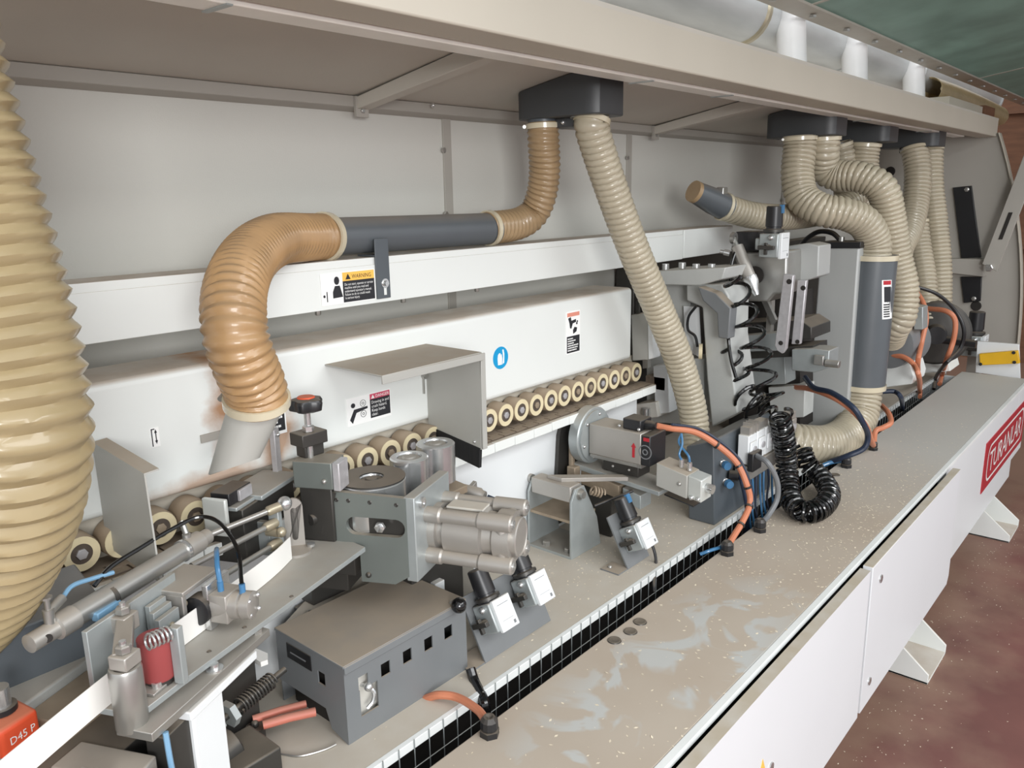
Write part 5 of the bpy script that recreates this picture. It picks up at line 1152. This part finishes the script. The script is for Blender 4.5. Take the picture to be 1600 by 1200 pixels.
# coiled black hoses
def coilthing(name, label, pts, R, turns, r=0.0055, ph=0.0):
    return solo(name, MB().coil(smooth_path(pts, 12), R, turns, r, n=7, per=18, ph=ph), 'black_gloss', label, 'hose', 'coiled black air hoses')
coilthing('coiled_air_hose', 'loose black coiled air hose hanging down from the diagonal air cylinder',
      [at(1145, 430, Y=1.16), at(1163, 485, Y=1.14), at(1180, 545, Y=1.11), at(1192, 600, Y=1.08), at(1206, 632, Y=1.04), at(1216, 655, Y=1.0)], lambda t: 0.034 + 0.016*min(1, t*1.5), 7, 0.0065)
coilthing('coiled_air_hose', 'loose black coiled air hose hanging behind the dark valve hood',
      [at(1138, 540, Y=1.20), at(1150, 575, Y=1.18), at(1160, 612, Y=1.15), at(1185, 640, Y=1.08), at(1205, 665, Y=1.02)], lambda t: 0.028 + 0.022*min(1, t*1.5), 5.5, 0.0065, ph=1.0)
ring_c = [at(1218, 650, Y=0.95), at(1226, 690, Y=0.945), at(1230, 735, Y=0.935), at(1236, 780, Z=0.05), at(1256, 800, Z=0.036), at(1282, 794, Z=0.034), at(1296, 772, Z=0.036), at(1282, 745, Z=0.05), at(1262, 725, Z=0.085), at(1252, 700, Z=0.13)]
coilthing('coiled_air_hose', 'tightly wound black coiled air hose lying in a ring on the table', ring_c, 0.030, 52, 0.0058)
# casting of the first trimming station
cs = thing('trimming_station', 'light grey cast trimming station with bolted top plate', 'station', (2.6, 1.35, 0.0))
XC = 2.52
part('casting_leg', fp(XC, [(1072, 443), (1128, 444), (1139, 462), (1138, 528), (1153, 645), (1112, 668), (1104, 590), (1097, 480), (1072, 470)], 0.16), 'cast_grey', cs, bevel=0.006)
part('casting_back', fp(XC + 0.05, [(1010, 440), (1080, 445), (1078, 480), (1068, 478), (1070, 560), (1100, 560), (1100, 665), (1010, 660)], 0.1), 'cast_grey', cs, bevel=0.004)
tpz = at(1060, 430, X=XC).z
part('top_plate', fp(XC - 0.03, [(1020, 424), (1092, 420), (1134, 418), (1128, 436), (1094, 446), (1020, 445)], 0.2), 'cast_grey', cs, bevel=0.003)
for px, py in ((1040, 416), (1066, 414), (1088, 416), (1112, 416)):
    q = at(px, py, X=XC + 0.02); part('plate_bolt', MB().cyl((q.x, q.y, q.z - 0.012), (q.x, q.y, q.z + 0.008), 0.013, n=14), 'steel_clean', cs)
part('cable_channel', MB().prism([at(px, py, X=XC - 0.06) for px, py in ((1090, 448), (1118, 458), (1142, 482), (1138, 530), (1122, 528), (1120, 490), (1098, 470))], (0.05, 0, 0)), 'dark_grey', cs, bevel=0.004)
part('white_panel', fp(XC + 0.035, [(1068, 478), (1092, 480), (1096, 560), (1070, 545)], 0.004), 'white_paint_clean', cs)
solo('channel_cable', MB().tube(smooth_path([at(1088, 478, X=XC), at(1076, 495, X=XC), at(1075, 515, X=XC), at(1086, 525, X=XC), at(1090, 542, X=XC)], 8), 0.005, 8), 'black_plastic', 'black cable curl in the opening of the grey casting', 'cable')
part('guide_wheel', MB().ring(at(1092, 549, X=XC - 0.02), (0.5, -1, 0), 0.014, 0.027, 0.012, 22), 'roller_face', cs)
part('white_post', fp(XC - 0.02, [(1020, 572), (1044, 570), (1046, 645), (1024, 648)], 0.06), 'white_paint_clean', cs, bevel=0.003)
part('foot_block', fp(XC - 0.04, [(992, 632), (1025, 628), (1028, 652), (994, 655)], 0.1), 'bed_paint', cs, bevel=0.003)
part('socket_screw', MB().cyl(at(1010, 650, X=XC - 0.06), at(1010, 638, X=XC - 0.06), 0.014, n=12), 'steel_clean', cs)
sb = thing('sensor_housing', 'small light grey housing at the right end of the pressure beam', 'housing', at(1005, 530, X=2.32))
part('housing', fp(2.32, [(986, 492), (1012, 489), (1014, 562), (988, 564)], 0.06), 'grey_sheet', sb, bevel=0.003)
part('front_face', fp(2.315, [(1012, 500), (1019, 503), (1020, 560), (1013, 562)], 0.05), 'white_paint_clean', sb, bevel=0.002)
part('hanger', fp(2.33, [(994, 470), (998, 470), (998, 492), (994, 492)], 0.01), 'dark_steel', sb)
part('plunger', fp(2.33, [(1004, 563), (1012, 562), (1012, 575), (1004, 576)], 0.02), 'steel', sb)
# second station behind
st2 = thing('scraping_station', 'steel motor box with two slotted link bars and cross slides', 'station', (2.9, 1.2, 0.0))
part('motor_box', fp(2.75, [(1156, 394), (1200, 394), (1230, 392), (1228, 460), (1210, 460), (1200, 472), (1152, 470)], 0.18), 'steel', st2, bevel=0.008, seg=3)
part('round_port', MB().lathe(at(1180, 430, X=2.745), (-1, 0, 0), [(0, 0.032), (0.003, 0.032), (0.003, 0)], 24), 'dark_void', st2)
part('dark_bracket', fp(2.74, [(1150, 362), (1186, 362), (1186, 392), (1150, 392)], 0.1), 'black_plastic', st2, bevel=0.002)
part('light_cover', fp(2.88, [(1232, 384), (1262, 380), (1280, 384), (1278, 432), (1262, 438), (1230, 440)], 0.12), 'column_grey', st2, bevel=0.004)
lk = [(1224, 430), (1241, 432), (1222, 552), (1210, 548)]
for i, (pts, X_) in enumerate((([(1224, 428), (1240, 430), (1228, 545), (1222, 553), (1214, 548), (1210, 540)], 2.70), ([(1246, 438), (1260, 438), (1250, 538), (1236, 538)], 2.82))):
    l_ = part('link_bar', fp(X_, pts, 0.02), 'hub_cap', st2, bevel=0.003)
    q = at(pts[0][0] + 9, pts[0][1] + 12, X=X_); part('link_hole', MB().lathe((X_ - 0.0005, q.y, q.z), (-1, 0, 0), [(0, 0.009), (0.001, 0.009), (0.001, 0)], 14), 'dark_void', l_)
    q = at(pts[-1][0] + 10, pts[-1][1] - 4, X=X_); part('link_hole', MB().lathe((X_ - 0.0005, q.y, q.z), (-1, 0, 0), [(0, 0.008), (0.001, 0.008), (0.001, 0)], 14), 'dark_void', l_)
part('cross_slide', fp(2.95, [(1142, 505), (1250, 500), (1268, 512), (1268, 530), (1142, 532)], 0.2), 'dark_steel', st2, bevel=0.003)
part('slide_bar', fp(2.85, [(1142, 527), (1215, 520), (1215, 548), (1142, 550)], 0.08), 'zinc', st2, bevel=0.002)
part('lower_housing', fp(3.0, [(1142, 560), (1226, 555), (1228, 600), (1142, 605)], 0.2), 'zinc', st2, bevel=0.003)
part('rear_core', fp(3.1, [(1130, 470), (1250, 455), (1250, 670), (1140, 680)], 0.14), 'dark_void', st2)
part('strut', fp(2.9, [(1186, 462), (1194, 460), (1212, 500), (1206, 508)], 0.02).add([], []), 'steel', st2)
part('strut', fp(2.92, [(1200, 470), (1206, 470), (1204, 520), (1196, 520)], 0.03), 'aluminium', st2)
part('carriage_plate', fp(2.95, [(1142, 548), (1270, 540), (1270, 556), (1142, 562)], 0.15), 'dark_steel', st2)
part('lower_cover', fp(3.05, [(1200, 605), (1258, 602), (1256, 652), (1205, 655)], 0.1), 'cast_grey', st2, bevel=0.003)
# diagonal air cylinder
da, db = at(1146, 372, X=2.68), at(1174, 440, X=2.66)
dc = thing('diagonal_air_cylinder', 'slim diagonal air cylinder in front of the steel motor box', 'cylinder', db)
part('barrel', MB().cyl(da.lerp(db, 0.2), da.lerp(db, 0.92), 0.022, n=18), 'aluminium', dc)
part('rod_eye', MB().ring(da + Vector((0, 0.006, 0)), (0, -1, 0), 0.009, 0.02, 0.014, 16).cyl(da, da.lerp(db, 0.25), 0.009, n=10), 'steel', dc)
part('tail', MB().lathe(da.lerp(db, 0.9), db - da, [(0, 0.025), (0.02, 0.025), (0.05, 0.014), (0.07, 0.008), (0.07, 0)], 14), 'steel_clean', dc)
for i, (px, py) in enumerate(((1140, 396), (1150, 432))): part('push_fitting', MB().lathe(at(px, py, X=2.66), (-0.3, 0.9, 0.2), [(0, 0.011), (0.02, 0.011), (0.022, 0.007), (0.034, 0.007), (0.034, 0)], 12), 'steel_clean', dc)
cable('cylinder_air_line', 'black air line winding from the diagonal cylinder down the casting', [at(1150, 392, X=2.66), at(1143, 415, X=2.64), at(1141, 450, X=2.62), at(1138, 520, X=2.50), at(1142, 560, X=2.48), at(1150, 590, X=2.48)], 0.006, 'black_gloss', 'air line')
# small junction box on the column
jb = thing('column_junction_box', 'small plain grey junction box with steel fittings on the column', 'junction box', at(1265, 580, X=3.1))
part('box', fp(2.92, [(1237, 546), (1274, 545), (1296, 548), (1294, 576), (1272, 582), (1237, 579)], 0.10), 'zinc', jb, bevel=0.003)
q = at(1290, 567, X=2.915); part('fitting', MB().cyl(q, q + Vector((0, -0.05, 0)), 0.014, n=12).cbox(q + Vector((-0.01, 0.02, 0.01)), 0.02, 0.035, 0.035), 'steel', jb, bevel=0.002)
# tall column
cl = thing('tall_grey_column', 'tall smooth light grey box column with black cap', 'column', (3.3, 1.1, 0.0))
part('column_body', fp(3.25, [(1282, 387), (1343, 387), (1321, 692), (1256, 700)], 0.12), 'column_grey', cl, bevel=0.008, seg=3)
part('black_cap', fp(3.245, [(1280, 378), (1345, 378), (1344, 388), (1281, 388)], 0.13), 'black_plastic', cl, bevel=0.002)
q = at(1315, 374, X=3.3); part('cap_fitting', MB().cyl((q.x, q.y, q.z - 0.02), (q.x, q.y, q.z + 0.01), 0.012, n=12), 'steel', cl)
cable('cap_cable', 'black cable arching over the black cap of the tall column', [at(1312, 374, X=3.3), at(1300, 364, X=3.32), at(1280, 362, X=3.34), at(1262, 372, X=3.36), at(1250, 386, X=3.38)], 0.01, 'black_plastic')
# vertical blue-grey pipe
va, vb_ = at(1366, 398, X=3.36), at(1347, 606, X=3.36)
vp = thing('vertical_extraction_pipe', 'thick upright blue grey extraction pipe beside the tall column', 'pipe', vb_)
part('pipe_tube', MB().cyl(va, vb_, 0.087, n=40), 'pipe_grey', vp)
for e_ in (va, vb_ - (vb_ - va).normalized()*0.02): part('pipe_band', MB().ring(e_, vb_ - va, 0.087, 0.091, 0.02, 40), 'clear_band', vp)
fr = Vector((-0.6, -0.8, 0)).normalized()
def on_pipe(px0, px1, py0, py1, lift, mat, name, parent, k=6):
    axis = (vb_ - va).normalized(); vs = []; 
    u_ = Vector((-axis.z, 0, axis.x)); 
    view = (va - CAM); view -= axis*view.dot(axis); view.normalize(); side = axis.cross(view).normalized()
    if side.dot(right) < 0: side = -side
    def pt(px, py):
        f_ = (py - 398)/(606 - 398); c_ = va.lerp(vb_, f_); cxp = 1366 + (1347 - 1366)*f_
        s_ = max(-0.98, min(0.98, (px - cxp)/33.0)); return c_ + side*(0.087 + lift)*s_ - view*(0.087 + lift)*math.sqrt(1 - s_*s_)
    n_ = k + 1
    for py in (py0, py1):
        for i in range(n_): vs.append(pt(px0 + (px1 - px0)*i/k, py))
    return part(name, MB().add(vs, [(i, i+1, n_+i+1, n_+i) for i in range(k)]), mat, parent)
stk = on_pipe(1376, 1389, 433, 492, 0.001, 'sticker_white', 'warning_sticker', vp); stk['label'] = 'narrow white safety sticker with red heading'
on_pipe(1378, 1388, 434, 440, 0.0016, 'red_paint', 'heading', stk)
on_pipe(1379, 1387, 443, 466, 0.0016, 'sticker_black', 'pictogram', stk, 3)
for k in range(6): on_pipe(1378, 1386, 469 + 3.6*k, 471 + 3.6*k, 0.0016, 'sticker_black', 'lettering', stk, 3)
# hoses of the far stations
hose('column_foot_hose', 'beige corrugated hose bending from under the upright pipe to the bed', [at(1349, 592, X=3.36), at(1346, 628, X=3.34), at(1340, 655, X=3.3), at(1322, 680, X=3.2), at(1292, 694, X=3.06), at(1258, 694, X=2.95), at(1225, 690, X=2.9), at(1190, 690, X=2.9)], 0.076, 0.021, 0.013, 'hose_beige', GH, clamps=(0,), sharp=-1)
hose('pipe_crown_hose', 'beige corrugated hose dropping from the canopy and swinging into the upright pipe',
     [(3.24, 1.27, 1.207), at(1249, 235, X=3.24), at(1246, 275, X=3.22), at(1255, 310, X=3.2), at(1285, 328, X=3.2), at(1320, 334, X=3.24), at(1350, 348, X=3.3), at(1365, 375, X=3.35), at(1366, 402, X=3.36)], 0.064, 0.0195, 0.013, 'hose_beige', GH, clamps=(0,), sharp=-1)
hose('looping_side_hose', 'beige corrugated hose looping over and down the right of the upright pipe',
     [(3.34, 1.21, 1.207), (3.345, 1.21, 1.15), at(1288, 262, X=3.38), at(1308, 274, X=3.4), at(1345, 277, X=3.4), at(1378, 296, X=3.42), at(1390, 340, X=3.46), at(1400, 400, X=3.5), at(1411, 450, X=3.52), at(1408, 492, X=3.52), at(1397, 512, X=3.54), at(1391, 528, X=3.62)], 0.062, 0.0195, 0.013, 'hose_beige', GH, clamps=(0,), sharp=-1)
hose('nozzle_hose', 'beige corrugated hose lying across behind the regulator from the grey nozzle',
     [at(1128, 322, X=2.93), at(1160, 333, X=3.02), at(1200, 339, X=3.14), at(1250, 338, X=3.34), at(1300, 328, X=3.52), at(1335, 310, X=3.66), at(1348, 285, X=3.76)], 0.052, 0.0185, 0.013, 'hose_beige', GH, clamps=(0,), sharp=-1)
gn = thing('grey_hose_nozzle', 'loose grey square-cut nozzle with torn brown end lying on the beam', 'nozzle', at(1105, 310, Y=1.47))
a_, b_ = at(1084, 299, X=2.80), at(1136, 325, X=2.95)
part('nozzle_tube', MB().lathe(a_, b_ - a_, [(0, 0.040), ((b_ - a_).length*0.6, 0.05), ((b_ - a_).length, 0.05)], 26), 'pipe_grey', gn)
part('torn_end', MB().lathe(a_, a_ - b_, [(-0.012, 0.042), (0.004, 0.041), (0.004, 0.02), (0.002, 0)], 20), 'hose_brown', gn)
q = at(1128, 303, X=2.9); part('clamp_lug', MB().cbox(q, 0.04, 0.03, 0.05), 'steel', gn, bevel=0.004)
hose('short_hanging_hose', 'beige corrugated hose hanging from the third outlet behind the looping hose', [(3.98, 1.25, 1.207), at(1349, 250, X=3.98), at(1350, 290, X=3.97), at(1355, 330, X=3.96), at(1372, 380, X=3.98), at(1390, 440, X=4.0)], 0.068, 0.0195, 0.013, 'hose_beige', GH, clamps=(0,), sharp=-1)
hose('slender_hanging_hose', 'slender beige hose half hidden behind the hose of the third outlet', [(3.88, 1.33, 1.207), at(1319, 250, X=3.9), at(1318, 290, X=3.95), at(1330, 340, X=4.0)], 0.05, 0.0195, 0.013, 'hose_beige', GH, clamps=(0,), sharp=-1)
hose('bent_hanging_hose', 'brownish beige hose hanging from the last outlet and bending left', [(4.66, 1.22, 1.207), at(1434, 270, X=4.64), at(1430, 320, X=4.6), at(1420, 360, X=4.5), at(1406, 388, X=4.36), at(1399, 430, X=4.25), at(1401, 490, X=4.2)], 0.066, 0.0205, 0.013, 'hose_beige', GH, clamps=(0,), sharp=-1)
hose('straight_far_hose', 'brownish beige hose hanging straight down beside the end wall', [(4.78, 1.17, 1.207), at(1455, 290, X=4.76), at(1462, 350, X=4.75), at(1468, 420, X=4.74), at(1468, 485, X=4.74)], 0.062, 0.0205, 0.013, 'hose_beige', GH, clamps=(0,), sharp=-1)
hose('leaning_far_hose', 'beige hose leaning down between the loop and the straight far hose', [at(1432, 345, X=4.62), at(1438, 390, X=4.6), at(1446, 440, X=4.56), at(1450, 500, X=4.52)], 0.056, 0.0205, 0.013, 'hose_beige', GH, clamps=(0,), sharp=-1)

# far stations at the end of the bed
fm_ = thing('far_trimming_motor', 'dark green grey motor disc at the far end of the bed', 'motor', (4.4, 1.1, 0.0))
q = at(1462, 520, X=4.5)
part('motor_disc', MB().lathe(q, (-1, -0.25, 0), [(-0.06, 0.16), (0.0, 0.165), (0.01, 0.155), (0.02, 0.05), (0.03, 0.045), (0.03, 0)], 36), 'dark_steel', fm_)
part('motor_hub', MB().lathe(q + Vector((-0.03, -0.01, 0)), (-1, -0.25, 0), [(0, 0.05), (0.06, 0.045), (0.06, 0)], 20).cyl(q + Vector((-0.05, 0, -0.02)), q + Vector((-0.06, -0.2, -0.03)), 0.02), 'black_plastic', fm_)
part('motor_stand', fp(4.55, [(1425, 545), (1475, 540), (1485, 580), (1420, 585)], 0.2), 'white_paint', fm_, bevel=0.004)
nm = thing('near_green_motor', 'green grey rounded motor behind the foot of the looping hose', 'motor', (3.7, 1.0, 0.0))
q = at(1395, 535, X=3.75)
part('motor_shell', MB().lathe(q + Vector((-0.08, 0, 0)), (1, -0.1, 0), [(0, 0.06), (0.01, 0.105), (0.2, 0.11), (0.22, 0.08), (0.22, 0)], 32), 'dark_grey', nm)
part('motor_base', fp(3.72, [(1372, 565), (1420, 560), (1428, 588), (1425, 600), (1372, 607)], 0.2), 'white_paint', nm, bevel=0.004)
part('terminal_box', fp(3.7, [(1425, 478), (1442, 480), (1442, 515), (1428, 515)], 0.08), 'zinc', nm, bevel=0.003)
part('backplate', fp(3.95, [(1372, 430), (1420, 425), (1420, 560), (1372, 570)], 0.03), 'dark_grey', nm)
# yellow switch on its bracket
ysw = thing('yellow_safety_switch', 'yellow safety switch bar on a pale bracket at the far table end', 'switch', at(1560, 585, X=4.96))
part('bracket', fp(4.97, [(1527, 533), (1592, 538), (1594, 592), (1524, 582)], 0.02), 'white_paint_clean', ysw, bevel=0.002)
ys = part('switch_body', fp(4.94, [(1530, 553), (1590, 548), (1593, 568), (1531, 571)], 0.03), 'yellow_paint', ysw, bevel=0.003)
for px, py in ((1584, 551), (1585, 566), (1532, 569)): part('switch_screw', MB().lathe(at(px, py, X=4.939), (-1, 0, 0), [(0, 0.009), (0.004, 0.009), (0.004, 0)], 10), 'black_plastic', ys)
fr_ = at(1522, 535, X=5.2)
build_regulator(Matrix.Translation(fr_) @ Matrix.Scale(2.0, 4), 'far filter regulator with black knob in front of the end wall')
rs = thing('far_regulator_shelf', 'grey stand under the far regulator beside the end wall', 'stand', (5.2, 0.9, 0.0))
part('stand', fp(5.22, [(1512, 552), (1530, 552), (1530, 590), (1508, 590)], 0.06), 'end_paint', rs, bevel=0.002)
hose('roof_hose', 'tan corrugated hose lying on the far end of the canopy roof', [at(1452, 140, Y=1.34), at(1490, 152, Y=1.34), at(1530, 168, Y=1.34), at(1560, 182, Y=1.34)], 0.07, 0.03, 0.012, 'hose_tan', sharp=-1)
# cables in the far half
OR = 'orange cables in the far half'
cable('far_orange_cable', 'orange cable arching from the far hoses down into the mesh', [at(1432, 456, X=3.9), at(1443, 475, X=3.85), at(1447, 500, X=3.8), at(1440, 535, X=3.75), at(1434, 570, X=3.7), at(1438, 600, Y=1.03), at(1437, 620, Y=1.0)], 0.011, 'orange_cable', group=OR)
cable('far_orange_cable', 'orange cable looping right past the dark motor disc', [at(1448, 482, X=4.3), at(1478, 486, X=4.25), at(1492, 500, X=4.25), at(1490, 530, X=4.25), at(1478, 565, X=4.3), at(1472, 585, Y=1.0), at(1468, 600, Y=0.98)], 0.012, 'orange_cable', group=OR)
cable('far_orange_cable', 'short orange cable from the green motor base to the mesh', [at(1393, 555, X=3.68), at(1412, 558, X=3.66), at(1428, 570, X=3.64), at(1436, 590, X=3.64), at(1437, 612, Y=1.0)], 0.011, 'orange_cable', group=OR)
cable('far_black_cable', 'black cable sweeping in a wide bow in front of the end wall', [at(1430, 447, X=4.2), at(1465, 460, X=4.25), at(1492, 485, X=4.3), at(1506, 515, X=4.3), at(1500, 545, X=4.3), at(1476, 570, X=4.2), at(1462, 590, Y=1.0), at(1459, 608, Y=0.99)], 0.009, 'black_plastic')
cable('foot_orange_cable', 'orange cable draped over the beige hose at the column foot', [at(1232, 605, X=3.1), at(1262, 607, X=3.0), at(1300, 620, X=2.9), at(1330, 640, X=2.88), at(1352, 665, X=2.92), at(1362, 690, X=3.05), g5 + Vector((0, 0, -0.008))], 0.0105, 'orange_cable')
cable('foot_orange_branch', 'orange cable rising from the farthest gland to the mesh', [g5 + Vector((0.005, 0, -0.006)), at(1368, 674, X=3.2), at(1380, 668, X=3.25), at(1392, 660, X=3.3), at(1388, 645, X=3.4), at(1378, 634, X=3.5)], 0.0105, 'orange_cable')
cable('foot_navy_cable', 'dark blue cable running along the orange one over the hose', [at(1258, 590, X=3.05), at(1272, 606, X=2.96), at(1300, 614, X=2.9), at(1332, 636, X=2.86), at(1348, 660, X=2.88), at(1356, 680, X=2.95), at(1350, 700, X=2.95), at(1325, 712, X=2.92), at(1295, 722, Y=0.96)], 0.0105, 'navy_tube')
cable('far_navy_line', 'dark blue line bowing over the bed behind the upright pipe', [at(1378, 612, X=3.6), at(1398, 612, X=3.62), at(1408, 622, X=3.62), at(1410, 640, Y=1.0)], 0.010, 'navy_tube')
cable('foot_blue_line', 'blue air line lying along the table edge beside the coiled hose', [at(1286, 727, Z=0.0), at(1300, 722, Z=0.012), at(1316, 720, Z=0.012)], 0.008, 'blue_tube', 'air line')
# dark box added as backdrop for the dark zone behind the far stations
rw = thing('far_dark_backing', 'dark backing box added behind the far trimming stations', 'machine body', (3.6, 1.55, 0.0))
part('body', MB().box(2.6, 4.6, 1.62, 1.7, 0.0, 0.745), 'dark_steel', rw, bevel=0.003)
part('rail', MB().box(2.5, 4.6, 1.42, 1.5, 0.3, 0.345), 'track_brown', rw)

# ================================================================ sawdust and shavings
def chips(name, label, n, region, zf, smin, smax):
    vs = []; fs = []
    for i in range(n):
        x_, y_ = region(); z_ = zf; s_ = random.uniform(smin, smax); a_ = random.uniform(0, 6.28)
        ca, sa = math.cos(a_)*s_, math.sin(a_)*s_; w_ = random.uniform(0.25, 0.6); h_ = s_*random.uniform(0.08, 0.3)
        b_ = len(vs)
        vs += [(x_ - ca, y_ - sa, z_ + 0.0002), (x_ + sa*w_, y_ - ca*w_, z_ + 0.0002), (x_ + ca, y_ + sa, z_ + h_), (x_ - sa*w_, y_ + ca*w_, z_ + h_*0.7)]
        fs += [(b_, b_+1, b_+2, b_+3)]
    o_ = part(name, MB().add(vs, fs), 'shaving', None, label=label, kind='stuff'); o_['category'] = 'shavings'
    return o_
def rt():
    while True:
        x_ = random.uniform(0.7, 4.0); y_ = random.uniform(0.62, 0.93)
        dens = 0.12 + 0.88*math.exp(-((x_ - 2.45)/0.55)**2)
        if random.random() < dens: return x_, y_
def rb():
    while True:
        x_ = random.uniform(0.8, 3.2); y_ = random.uniform(1.03, 1.38)
        if random.random() < 0.15 + 0.85*math.exp(-((x_ - 1.9)/0.45)**2): return x_, y_
chips('table_shavings', 'pale wood shavings scattered over the front table', 1500, rt, 0.0, 0.0016, 0.0055)
chips('bed_shavings', 'pale wood shavings scattered over the rear bed', 600, rb, 0.0, 0.0016, 0.005)
chips('floor_shavings', 'pale wood shavings scattered on the red floor', 420, lambda: (random.uniform(1.7, 4.6), 0.60 - abs(random.gauss(0, 0.13))), FZ, 0.0015, 0.004)
